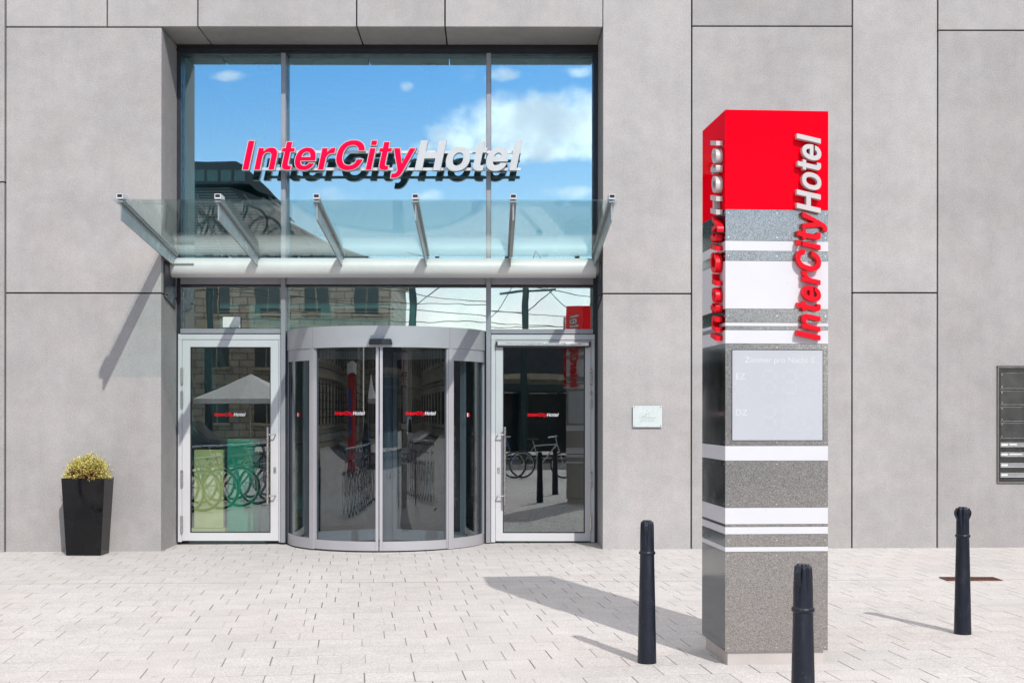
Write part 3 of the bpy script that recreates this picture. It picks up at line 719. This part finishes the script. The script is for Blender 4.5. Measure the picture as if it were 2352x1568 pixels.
for nm, fn in faces.items():
    for i, c, x in advances():
        mb = MB(); glyph(mb, c, kP, kxP, 2, fn, .004, .045, x)
        mb.build('letter', M['letterred'] if i < 9 else M['letterwhite'], pyl, local=True, bevel=.0)

# ================================================================== BOLLARDS
def bollard(x, y, rz, label, proto=None):
    if proto is not None:
        o = copy_tree(proto); o.location = (x, y, gz(x)); o.rotation_euler = (0, 0, rz); o['label'] = label; return o
    o = thing('bollard', (x, y, gz(x)), label, 'bollard', rz, 'black iron bollards on the pavement')
    MB().lathe([(.060, -.01), (.0595, .02), (.058, .08), (.0515, .40), (.0455, .66), (.0450, .685)], 40).build('shaft', M['bollard'], o, local=True)
    MB().lathe([(.0455, .684), (.0505, .688), (.0525, .696), (.0505, .704), (.0455, .708)], 40).build('collar', M['bollard'], o, local=True)
    def mod(t, z):
        q = max(0.0, min(1.0, (z - .730) / .16))
        d = abs(((t + math.pi / 6) % (math.pi / 3)) - math.pi / 6)
        return 1 - .36 * q * max(0.0, 1 - d / (.06 + .34 * q))
    MB().lathe([(.0450, .707), (.0447, .73), (.0445, .76), (.0440, .79), (.0435, .82), (.0430, .85), (.0424, .87), (.0405, .885), (.0385, .893), (.030, .894), (.0295, .901), (.0285, .902)], 96, mod=mod).build('head', M['bollard'], o, local=True)
    for s in (-1, 1):
        pr = [(.038, .80), (.058, .845), (.059, .868), (.044, .893), (.036, .893), (.036, .878), (.043, .878), (.0505, .862), (.0505, .848), (.043, .835), (.036, .835)]
        MB().prism([(s * a, b) for a, b in pr], lambda a, b, t: (a, t, b), -.012, .012).build('chain_eye', M['bollard'], o, local=True)
    return o
bA = bollard(.985, -6.74, R(78), 'black iron bollard standing just left of the pylon, in front of the plaque wall')
bB = bollard(1.408, -9.11, R(52), 'nearest black bollard, cut by the lower frame edge in front of the pylon', bA)
bC = bollard(3.352, -5.73, R(4), 'black bollard at the right beside the drain, chain eyes showing on both sides', bA)

# ================================================================== PLANTER + SHRUB
pl = thing('planter', (-4.565, -.29, gz(-4.565)), 'tall tapered glossy black square planter against the concrete wall left of the entrance', 'planter', R(-3))
def frust(mb, b, t, z0, z1, db, dt):
    mb.add([(-b, -db, z0), (b, -db, z0), (b, db, z0), (-b, db, z0), (-t, -dt, z1), (t, -dt, z1), (t, dt, z1), (-t, dt, z1)], [(3, 2, 1, 0), (0, 1, 5, 4), (1, 2, 6, 5), (2, 3, 7, 6), (3, 0, 4, 7)])
mb = MB(); frust(mb, .198, .246, 0, .865, .135, .16)
mb.add([(-.246, -.16, .865), (.246, -.16, .865), (.246, .16, .865), (-.246, .16, .865), (-.225, -.14, .865), (.225, -.14, .865), (.225, .14, .865), (-.225, .14, .865)], [(0, 1, 5, 4), (1, 2, 6, 5), (2, 3, 7, 6), (3, 0, 4, 7)])
mb.add([(-.225, -.14, .865), (.225, -.14, .865), (.225, .14, .865), (-.225, .14, .865), (-.225, -.14, .80), (.225, -.14, .80), (.225, .14, .80), (-.225, .14, .80)], [(0, 1, 5, 4), (1, 2, 6, 5), (2, 3, 7, 6), (3, 0, 4, 7)])
mb.build('pot', M['black'], pl, local=True, bevel=.006)
MB().box(-.224, .224, -.139, .139, .80, .835).build('soil', M['soil'], pl, local=True)
def leafmat(name, cols, spread=.3):
    m, g, b = mat(name)
    oi = g.n('ShaderNodeNewGeometry').outputs['Random Per Island']
    cr = g.n('ShaderNodeValToRGB'); g.L.new(oi, cr.inputs[0])
    el = cr.color_ramp.elements
    el[0].position = 0; el[0].color = (*cols[0], 1); el[1].position = 1; el[1].color = (*cols[-1], 1)
    for i, c in enumerate(cols[1:-1]): e = el.new((i + 1) / (len(cols) - 1)); e.color = (*c, 1)
    g.L.new(cr.outputs[0], b.inputs['Base Color']); b.inputs['Roughness'].default_value = .55
    b.inputs['Subsurface Weight'].default_value = 0
    return m
sh = thing('shrub', (-4.565, -.29, gz(-4.565) + .835), 'small dense yellow green dwarf shrub with reddish inner twigs in the black planter', 'plant')
yel = leafmat('shrub_leaf', [(.36, .33, .05), (.66, .58, .12), (.84, .74, .28), (.20, .22, .03), (.72, .62, .16)])
redl = leafmat('shrub_red_leaf', [(.30, .03, .02), (.20, .05, .02), (.38, .12, .04)])
def leaf(mb, p, d, ln, wd):
    d = d.normalized(); s = d.orthogonal().normalized(); s = (Matrix.Rotation(random.uniform(0, 6.28), 3, d) @ s)
    mb.add([p, p + d * ln * .5 + s * wd, p + d * ln, p + d * ln * .5 - s * wd], [(0, 1, 2, 3)])
fol, twr, tw = MB(), MB(), MB()
for i in range(300):
    th = random.uniform(0, 6.283); ph = math.acos(random.uniform(-.12, 1.0)); rr = random.uniform(.78, 1.06)
    d = Vector((math.sin(ph) * math.cos(th), math.sin(ph) * math.sin(th), math.cos(ph)))
    tip = Vector((d.x * .262 * rr, d.y * .175 * rr, .04 + d.z * .27 * rr * (1 - .1 * math.sin(3 * th))))
    base = Vector((random.uniform(-.12, .12), random.uniform(-.07, .07), 0.0)); ax = (tip - base).normalized()
    tw.tube(base, tip, .003, .0012, n=4, caps=False)
    n = 30
    for j in range(n):
        f = j / n; u = .62 + .40 * f
        p = base.lerp(tip, u) + Vector((random.gauss(0, .009), random.gauss(0, .009), random.gauss(0, .009)))
        dd = (ax + Vector((random.gauss(0, .55), random.gauss(0, .55), random.gauss(.25, .5))))
        (twr if (tip.z < .13 and random.random() < .30 and f < .6) else fol).__class__
        leaf(twr if (tip.z < .17 and f < .7 and random.random() < .5) else fol, p, dd, random.uniform(.014, .026), random.uniform(.0028, .005))
fol.build('foliage', yel, sh, local=True); twr.build('inner_leaves', redl, sh, local=True); tw.build('twigs', plain('twig', (.12, .05, .03), .8), sh, local=True)

# ================================================================== PLAQUE, LETTERBOXES, DRAIN
x0, x1, z0, z1 = wx(1453), wx(1520), wz(980), wz(931)
pq = thing('wall_plaque', (x0, -.02, z0), 'small pale glass plaque bolted to the wall right of the entrance', 'plaque')
MB().box(x0, x1, -.028, -.020, z0, z1).build('plate', M['frosted'], pq, bevel=.001)
for x in (x0 + .016, x1 - .016):
    for z in (z0 + .014, z1 - .014): MB().tube((x, -.031, z), (x, 0.0, z), .006, n=12).build('bolt', M['steel'], pq)
def wall_text(s, size, x, z, m, parent, name):
    cu = bpy.data.curves.new('t', 'FONT'); cu.body = s; cu.size = size; cu.align_x = 'CENTER'; cu.extrude = .0002
    o = bpy.data.objects.new('t', cu); col.objects.link(o); dg = C.evaluated_depsgraph_get()
    me = bpy.data.meshes.new_from_object(o.evaluated_get(dg)); bpy.data.objects.remove(o)
    return MB().add([(x + v.co.x, -.0284 - v.co.z, z + v.co.y) for v in me.vertices], [list(p.vertices) for p in me.polygons]).build(name, m, parent)
xm = (x0 + x1) / 2
wall_text('STEIGENBERGER', .026, xm, z0 + .095, M['ptext'], pq, 'plaque_lettering'); wall_text('HOTEL GROUP', .026, xm, z0 + .062, M['ptext'], pq, 'plaque_lettering')
for u, v, m in ((.35, .445, 'pred'), (.425, .475, 'pred'), (.465, .565, 'pred'), (.54, .60, 'ptext'), (.49, .735, 'ptext')):
    cx, cz = x0 + u * (x1 - x0), z0 + v * (z1 - z0) + .012
    MB().prism([(math.cos(q * math.pi / 4) * (.009 if q % 2 == 0 else .004), math.sin(q * math.pi / 4) * (.009 if q % 2 == 0 else .004)) for q in range(8)], lambda a, b, t: (cx + a, -.0282 - t, cz + b), 0, .0006).build('plaque_star', M[m], pq)

lx0, lx1, lz0, lz1 = wx(2290), wx(2290) + .82, wz(1107), wz(841)
lb = thing('letterbox_panel', (lx0, 0, lz0), 'dark steel wall panel of blank plates and letter flaps at the right edge', 'letterbox')
fb = MB(); t = .012
fb.box(lx0, lx1, -.022, -.002, lz1 - t, lz1).box(lx0, lx1, -.022, -.002, lz0, lz0 + t).box(lx0, lx0 + t, -.022, -.002, lz0 + t, lz1 - t).box(lx1 - t, lx1, -.022, -.002, lz0 + t, lz1 - t)
fb.build('steel_frame', plain('letterbox_frame', (.26, .24, .21), .35, .8), lb)
MB().box(lx0 + t, lx1 - t, -.008, -.0025, lz0 + t, lz1 - t).build('back_panel', M['boxdark'], lb)
MB().box(lx0 - .006, lx1 + .006, -.018, -.001, lz1 + .001, lz1 + .010).build('dark_top_rail', M['dark'], lb)  # dark strip along the panel's upper edge
pys = [(855, 890), (896, 927), (933, 965), (970, 1004)]
for cxk in range(2):
    bx0 = lx0 + .034 + cxk * .385; bx1 = bx0 + .36
    for a, b in pys:
        o = MB().box(bx0, bx1, -.013, -.0085, wz(b), wz(a)).build('cover_plate', M['boxplate'], lb, bevel=.0015)
        sc = MB()
        for x in (bx0 + .018, bx1 - .018):
            for z in (wz(b) + .018, wz(a) - .018): sc.tube((x, -.015, z), (x, -.0125, z), .0055, n=8)
        sc.build('plate_screw', M['chrome'], o)
        MB().box(bx0, bx1, -.0145, -.0086, wz(b) - .006, wz(b) - .002).build('plate_ledge', M['steel'], lb)
    for j, py in enumerate((1019.5, 1042, 1066.5, 1089)):
        zc = wz(py); wid = .285
        fl = MB().box(bx0, bx0 + wid, -.020, -.0086, zc - .026, zc - .016).box(bx0, bx0 + wid, -.016, -.0086, zc + .020, zc + .026).build('letter_flap', M['chrome'], lb)
        MB().box(bx0 + .002, bx0 + wid - .002, -.012, -.0086, zc - .0155, zc + .0195).build('flap_window', M['winframe'], fl)
        MB().box(bx0 + .012, bx0 + .085, -.014, -.0125, zc - .009, zc + .011).build('name_tag', M['paper'], fl)
        if j < 2: MB().box(bx0 + .105, bx0 + (.19 if j == 0 else .25), -.014, -.0125, zc - .004, zc + .010).build('name_tag', M['paper'], fl)

dx0, dx1 = PX(2160, 12.3), PX(2285, 12.3)
dr = thing('drain_grate', ((dx0 + dx1) / 2, -2.78, gz(4)), 'rusty red slotted drain grate in the pavement behind the right bollard', 'drain')
gm = MB(); zg0 = gz(4.5) + .003
gm.box(dx0, dx1, -2.90, -2.88, zg0, zg0 + .006).box(dx0, dx1, -2.68, -2.66, zg0, zg0 + .006)
n = 15
for i in range(n + 1):
    x = dx0 + (dx1 - dx0 - .012) * i / n; gm.box(x, x + .012, -2.88, -2.68, zg0, zg0 + .006)
gm.build('grate_bars', M['grate'], dr)
MB().box(dx0 + .001, dx1 - .001, -2.879, -2.681, zg0 - .02, zg0 + .001).build('pit', M['dark'], dr)

# ================================================================== LOBBY FURNISHINGS seen through the glass
def place(px, D): return PX(px, D)
for px, lab in ((607, 'dark pendant lamp rose with thin cord on lobby ceiling, behind the left pane'), (988, 'dark pendant lamp rose with thin cord on lobby ceiling, behind the middle pane')):
    x = PX(px, 16.8); p = thing('pendant_lamp', (x, 1.8, 6.05), lab, 'lamp', group='pendant lamps in the lobby')
    MB().lathe([(.10, -.05), (.12, -.01), (.12, -.001)], 24, (x, 1.8, 6.05)).build('ceiling_rose', M['dark'], p)
    MB().tube((x, 1.8, 6.0), (x, 1.8, 4.9), .004, n=6).build('cord', M['dark'], p)
    MB().lathe([(.05, 4.88), (.16, 4.62), (.15, 4.62), (.04, 4.86)], 24, (x, 1.8, 0)).build('lamp_shade', M['dark'], p)
D = 16.35
tag(MB().box(PX(446, D), PX(513, D), 1.35, 1.43, PZ(1212, D), PZ(1033, D)).box(PX(440, D), PX(518, D), 1.32, 1.46, .019, PZ(1213, D)).build('partition', M['yellow'], bevel=.004), 'yellow ochre low partition inside the lobby behind the left door', 'partition')
D = 16.7
tag(MB().box(PX(522, D), PX(596, D), 1.70, 1.75, .019, PZ(1008, D)).build('partition', M['green'], bevel=.005), 'dark green board standing inside the lobby behind the left door', 'partition')
dk_ = thing('reception_desk', (-1.9, 6.0, .018), 'pale reception desk inside the lobby seen through the revolving door', 'desk')
MB().box(-3.2, -1.6, 5.8, 6.6, .02, 1.05).build('counter', M['winframe'], dk_, bevel=.01); MB().box(-3.25, -1.55, 5.7, 6.7, 1.052, 1.10).build('counter_top', M['darkframe'], dk_)
vx = PX(605, 17.0); vz = thing('floor_vase', (vx, 2.0, .018), 'white slender floor vase with green leaves behind the left door', 'vase')
MB().lathe([(.09, .02), (.11, .1), (.06, .30), (.035, .5), (.045, .95)], 20, (vx, 2.0, 0)).build('vase_body', M['white'], vz)
lm = MB()
for i in range(46): leaf(lm, Vector((vx + random.uniform(-.04, .04), 2.0 + random.uniform(-.04, .04), random.uniform(.65, 1.15))), Vector((random.gauss(0, .6), random.gauss(0, .6), .8)), random.uniform(.12, .22), .012)
lm.build('vase_leaves', M['leaf'], vz)
tag(MB().box(PX(514, 15.86), PX(554, 15.86), .80, .803, PZ(753, 15.86), PZ(729, 15.86)).build('notice', M['paper']), 'pale paper notice fixed behind the left transom pane', 'notice')
tag(MB().box(PX(1160, 18), PX(1215, 18), 2.9, 2.96, PZ(1190, 18), PZ(1130, 18)).build('bench', M['kioskred'], bevel=.01), 'dark red lobby bench end behind the revolving door and right door', 'bench')

# ================================================================== ACROSS THE STREET (seen in the glass)
def facade_building(name, x0, x1, y, depth, zE, wall_m, label, storeys, nwin, roof, wcol='window'):
    """front face at y (facing +y)"""
    b = thing(name, ((x0 + x1) / 2, y, 0), label, 'building')
    MB().box(x0, x1, y - depth, y, -.5, zE).build('wall', wall_m, b)
    MB().box(x0 - .3, x1 + .3, y - depth - .3, y + .35, zE + .002, zE + .45).build('cornice', M['stone2'], b)
    h = zE / storeys; wd = (x1 - x0) / nwin
    for s in range(storeys):
        for i in range(nwin):
            cx = x0 + wd * (i + .5); z0 = s * h + h * .26; ww = wd * .24; hh = h * .52
            pts = [(cx - ww, z0), (cx + ww, z0), (cx + ww, z0 + hh * .75)] + [(cx + ww * math.cos(t), z0 + hh * .75 + ww * .8 * math.sin(t)) for t in [math.pi * q / 8 for q in range(1, 8)]] + [(cx - ww, z0 + hh * .75)] if s < 2 and wall_m == M['stone1'] else rect(cx - ww, cx + ww, z0, z0 + hh)
            wn = MB().prism(pts, lambda a, c, t: (a, t, c), y - .05, y + .02).build('window', M[wcol], b)
            MB().box(cx - .04, cx + .04, y + .021, y + .05, z0, z0 + hh).box(cx - ww - .12, cx + ww + .12, y + .021, y + .2, z0 - .18, z0 - .02).build('window_frame', M['stone2'], wn)
        if s: MB().box(x0 - .05, x1 + .05, y, y + .14, s * h - .1, s * h + .12).build('string_course', M['stone2'], b)
    roof(b)
    return b
def roof1(b):
    prof = [(-26, 10.4), (-6.2, 10.4), (-7.0, 10.7), (-9.6, 11.6), (-12.4, 13.1), (-14.0, 14.3), (-16, 15.0), (-26, 15.0)]
    MB().prism(prof, lambda a, c, t: (a, t, c), -76, -61.9).build('roof', M['slate'], b)
    MB().prism([(-20.5, 15.01), (-14.6, 15.01), (-14.2, 14.6), (-13.0, 14.2), (-14.9, 16.1), (-15.4, 16.35), (-20.5, 16.35)], lambda a, c, t: (a, t, c), -70, -61.0).build('roof_lantern', M['slate'], b)
    for a, c in zip(prof[1:5], prof[2:6]):
        MB().add([(a[0], -61.88, a[1] + .05), (c[0], -61.88, c[1]), (c[0] - 1.3, -61.88, c[1] - .7), (a[0] - 1.5, -61.88, a[1] + .1)], [(0, 1, 2, 3)]).build('roof_light', M['glazing'], b)
    for i in range(6):
        MB().box(-19.6 + .82 * i, -18.95 + .82 * i, -60.99, -60.96, 15.15, 15.85).build('lantern_window', M['glazing'], b)
    lt = MB()
    for i in range(26):
        z = 10.7 + .165 * i; lt.box(-26, -13.2 - max(0, (z - 12.6) * 1.0) - .5, -61.9, -61.84, z, z + .07)
    lt.build('roof_tile_rows', M['winframe'], b)
    gm = MB()
    for a, c in zip(prof[1:5], prof[2:6]):
        gm.tube((a[0], -61.8, a[1]), (c[0], -61.8, c[1]), .10, n=6)
    for i in range(8): gm.tube((-25 + 2.2 * i, -61.7, 10.6), (-23.5 + 1.4 * i, -61.7, 14.5), .05, n=5)
    gm.build('roof_glazing_bars', M['winframe'], b)
facade_building('stone_building', -27, -6.1, -61.9, 14, 10.0, M['stone1'], 'old sandstone building with mansard roof reflected in the entrance glass', 3, 7, roof1)
facade_building('apartment_building', -6, 34, -92, 12, 4.7, M['stone2'], 'low cream apartment building with dark roof reflected in the right door', 2, 14,
    lambda b: MB().prism([(-6.4, 5.16), (34.4, 5.16), (33, 7.9), (-5.5, 7.9)], lambda a, c, t: (a, t, c), -103, -92.2).build('roof', M['slate'], b))
facade_building('corner_building', -60, -27.5, -45, 14, 13, M['stone1'], 'tall stone corner building far to the left across the square', 4, 8, lambda b: MB().box(-60, -27.5, -58, -46, 13.5, 16).build('roof', M['slate'], b))
facade_building('office_building', 34, 60, -55, 14, 12, M['stone2'], 'pale office building far to the right across the square', 4, 9, lambda b: MB().box(34, 60, -68, -56, 12.5, 13.4).build('roof', M['slate'], b))
for sx, lab in ((-1, 'long stone terrace closing the left side of the square'), (1, 'long pale terrace closing the right side of the square')):
    b = facade_building('terrace_building', -45, 45, 0, 12, 13.5, M['stone1'] if sx < 0 else M['stone2'], lab, 4, 18, lambda b: MB().prism([(-.3, 13.96), (-12, 13.96), (-9, 17), (-3, 17)], lambda a, c, t: (t, a, c), -45, 45).build('roof', M['slate'], b))
    b.location = (sx * 52, -20, 0); b.rotation_euler = (0, 0, R(-90 * -sx if sx > 0 else -90))
# tram poles and wires
for i, (px, h, lab) in enumerate(((947, 6.2, 'dark tram pole with bracket reflected in the middle transom pane'), (1237, 6.2, 'dark tram pole with span wires reflected in the right transom pane'), (480, 6.4, 'dark tram pole in front of the stone building reflected in the left door'))):
    D = 46; x = PX(px, D); y = 1.56 - (D - 15)
    t = thing('tram_pole', (x, y, gz(x) - .1), lab, 'pole', group='tram poles across the street')
    MB().tube((x, y, -.1), (x, y, h), .15, .11, n=14).build('pole_shaft', M['pole'], t)
    MB().tube((x - .9, y, h - .25), (x + 1.1, y, h - .15), .04, n=8).tube((x, y, h - .9), (x + 1.0, y, h - .17), .02, n=6).build('pole_bracket', M['pole'], t)
for a, b in (((-22, -29, 7.4), (1.6, -29.5, 5.3)), ((-8, -29, 6.6), (9, -30, 5.1)), ((-25, -28, 5.6), (12, -29, 4.9)), ((-14, -31, 6.9), (7, -30, 4.7)), ((1.6, -29.5, 7.2), (4.6, -31, 4.9)), ((1.6, -29.5, 7.2), (0.1, -31, 5.0)), ((-20, -27, 4.9), (11, -27.5, 4.4)), ((-3, -30, 7.3), (12, -29, 5.2))):
    a, b = Vector(a), Vector(b); pts = [a.lerp(b, q / 10) - Vector((0, 0, .5 * (1 - (2 * q / 10 - 1) ** 2))) for q in range(11)]
    wr = MB()
    for p, q in zip(pts, pts[1:]): wr.tube(p, q, .014, n=5, caps=False)
    tag(wr.build('overhead_wire', M['dark']), 'thin black tram wire crossing the sky in the transom panes', 'wire', 'tram wires across the square')
# parasols
def parasol(x, y, label, proto=None):
    if proto is not None: o = copy_tree(proto); o.location = (x, y, gz(x)); o['label'] = label; return o
    o = thing('parasol', (x, y, gz(x)), label, 'parasol', 0, 'white parasols across the square')
    MB().tube((0, 0, 0), (0, 0, 2.75), .03, n=10).build('parasol_pole', M['steel'], o, local=True)
    mb = MB(); n = 8; r = 1.8
    ring_ = [(r * math.cos(2 * math.pi * i / n), r * math.sin(2 * math.pi * i / n), 2.0) for i in range(n)]
    mb.add(ring_ + [(0, 0, 2.8)] + [(p[0], p[1], 1.85) for p in ring_], [(i, (i + 1) % n, n) for i in range(n)] + [(i, n + 1 + i, n + 1 + (i + 1) % n, (i + 1) % n) for i in range(n)])
    ob = mb.build('parasol_canopy', M['canvas'], o, local=True); ob.modifiers.new('solid', 'SOLIDIFY').thickness = .01
    return o
pA = parasol(-7.6, -24.5, 'white parasol reflected in the left door, nearer to the frame edge')
parasol(-5.2, -27.5, 'white parasol reflected in the left door, behind the other one', pA)
# bicycles
def bicycle(x, y, rz, m, label, proto=None):
    if proto is not None:
        o = copy_tree(proto); o.location = (x, y, gz(x)); o.rotation_euler = (0, 0, rz); o['label'] = label
        for ch in [q for q in bpy.data.objects if q.parent == o]:
            if ch.name.startswith('bike_frame'): ch.data = ch.data.copy(); ch.data.materials[0] = m
        return o
    o = thing('bicycle', (x, y, gz(x)), label, 'bicycle', rz, 'bicycles parked on the square')
    for wxp in (-.52, .52):
        wl = MB().ring((wxp, 0, .34), (0, 1, 0), .32, .02, 32, 8).build('wheel', M['rubber'], o, local=True)
        s = MB().ring((wxp, 0, .34), (0, 1, 0), .295, .01, 32, 6)
        for i in range(14): s.tube((wxp, 0, .34), (wxp + .3 * math.cos(i * math.pi / 7), 0, .34 + .3 * math.sin(i * math.pi / 7)), .0025, n=4, caps=False)
        s.build('rim', M['chrome'], wl, local=True)
    f = MB()
    A, B, Cc, Dd, E = (-.52, 0, .34), (-.08, 0, .30), (-.22, 0, .82), (.36, 0, .86), (.52, 0, .34)
    for p, q, r in ((A, B, .011), (A, Cc, .009), (B, Cc, .016), (B, Dd, .018), (Cc, Dd, .015), (Dd, E, .014), ((-.22, 0, .82), (-.26, 0, .96), .012), (Dd, (.31, 0, 1.04), .013)): f.tube(p, q, r, n=8)
    f.build('bike_frame', m, o, local=True)
    MB().tube((.31, -.28, 1.05), (.31, .28, 1.05), .012, n=8).tube((.31, -.28, 1.05), (.18, -.31, 1.03), .016, n=8).tube((.31, .28, 1.05), (.18, .31, 1.03), .016, n=8).build('handlebar', M['chrome'], o, local=True)
    MB().prism([(-.40, -.09), (-.40, .09), (-.12, .025), (-.10, 0), (-.12, -.025)], lambda a, b, t: (a, b, t), .955, 1.0).build('saddle', M['rubber'], o, local=True, bevel=.012)
    MB().ring((-.08, 0, .30), (0, 1, 0), .09, .008, 20, 6).tube((-.08, -.08, .30), (-.02, -.10, .16), .01, n=6).tube((-.08, .08, .30), (-.14, .10, .44), .01, n=6).build('crankset', M['chrome'], o, local=True)
    return o
b0 = bicycle(-4.3, -11.2, R(75), M['bikered'], 'red bicycle reflected between the green board and the left door handle')
spots = [    (1.55, -15.9, 12, 'bikesilver', 'silver bicycle reflected in the right door beside the bollards'), (.35, -16.2, 25, 'bikeblue', 'blue bicycle reflected at the handle side of the right door')]
ORD = 'first second third fourth fifth sixth seventh eighth ninth tenth'.split()
rack = [('bikered', 'red'), ('carpaint', 'black'), ('bikesilver', 'silver'), ('bikeblue', 'blue')]
for i in range(10):
    y = -4.0 - .52 * i
    spots.append((-.378 * (15 + y) - 1.2, y, 4 + 5 * (i % 3), rack[i % 4][0], '%s bicycle, %s from the planter end of the rack left of the entrance' % (rack[i % 4][1], ORD[i])))
    spots.append((.4086 * (15 + y) + 1.45, y - .2, 176 + 5 * (i % 3), rack[(i + 1) % 4][0], '%s bicycle, %s from the wall end of the rack on the right' % (rack[(i + 1) % 4][1], ORD[i])))
for x, y, a, m, lab in spots: bicycle(x, y, R(a), M[m], lab, b0)
# parked car, kiosk, shelter
def car(x, y, label, m):
    o = thing('parked_car', (x, y, gz(x) - .1), label, 'car')
    z = gz(x) - .1
    body = [(-2.1, .28), (2.1, .28), (2.15, .62), (1.95, .80), (1.0, .92), (.45, 1.42), (-1.1, 1.45), (-1.75, .98), (-2.1, .9)]
    MB().prism(body, lambda a, b, t: (x + a, y + t, z + b), -.85, .85).build('body', m, o, bevel=.06)
    MB().prism([(.85, .94), (.42, 1.34), (-1.05, 1.37), (-1.55, .97)], lambda a, b, t: (x + a, y + t, z + b), -.856, .856).build('window', M['window'], o)
    for wxp in (-1.3, 1.3):
        for s in (-1, 1): 
            t = MB().tube((x + wxp, y + s * .7, z + .32), (x + wxp, y + s * .88, z + .32), .32, n=24).build('wheel', M['rubber'], o)
            MB().tube((x + wxp, y + s * .881, z + .32), (x + wxp, y + s * .89, z + .32), .2, n=16).build('rim', M['steel'], t)
car(-9.5, -23.2, 'dark parked car at the kerb reflected in the left door', M['carpaint'])
car(12.5, -23.4, 'silver grey parked car at the kerb on the right', M['bikesilver'])
k = thing('tram_shelter', (4.0, -33, 0), 'dark glass tram shelter with flat roof reflected in the right door', 'shelter')
MB().box(-1.5, 9, -34.6, -32.2, 2.5, 2.8).build('shelter_roof', M['pole'], k)
sp = MB()
for x in (-1.3, 1.6, 4.5, 8.7): sp.box(x, x + .12, -34.2, -34.08, -.1, 2.5)
sp.build('shelter_post', M['pole'], k); MB().box(-1.1, 8.6, -34.35, -34.33, .2, 2.45).build('shelter_pane', M['window'], k)
ks = thing('news_kiosk', (-14.5, -17, 0), 'red and white kiosk with blue board on the left of the square', 'kiosk')
MB().box(-16, -13, -18.5, -16, -.1, 2.6).build('kiosk_wall', M['kioskred'], ks); MB().box(-16.2, -12.8, -18.7, -15.7, 2.602, 2.9).build('kiosk_roof', M['canvas'], ks); MB().box(-15.6, -13.6, -15.99, -15.95, .9, 2.2).build('kiosk_board', M['kioskblue'], ks)
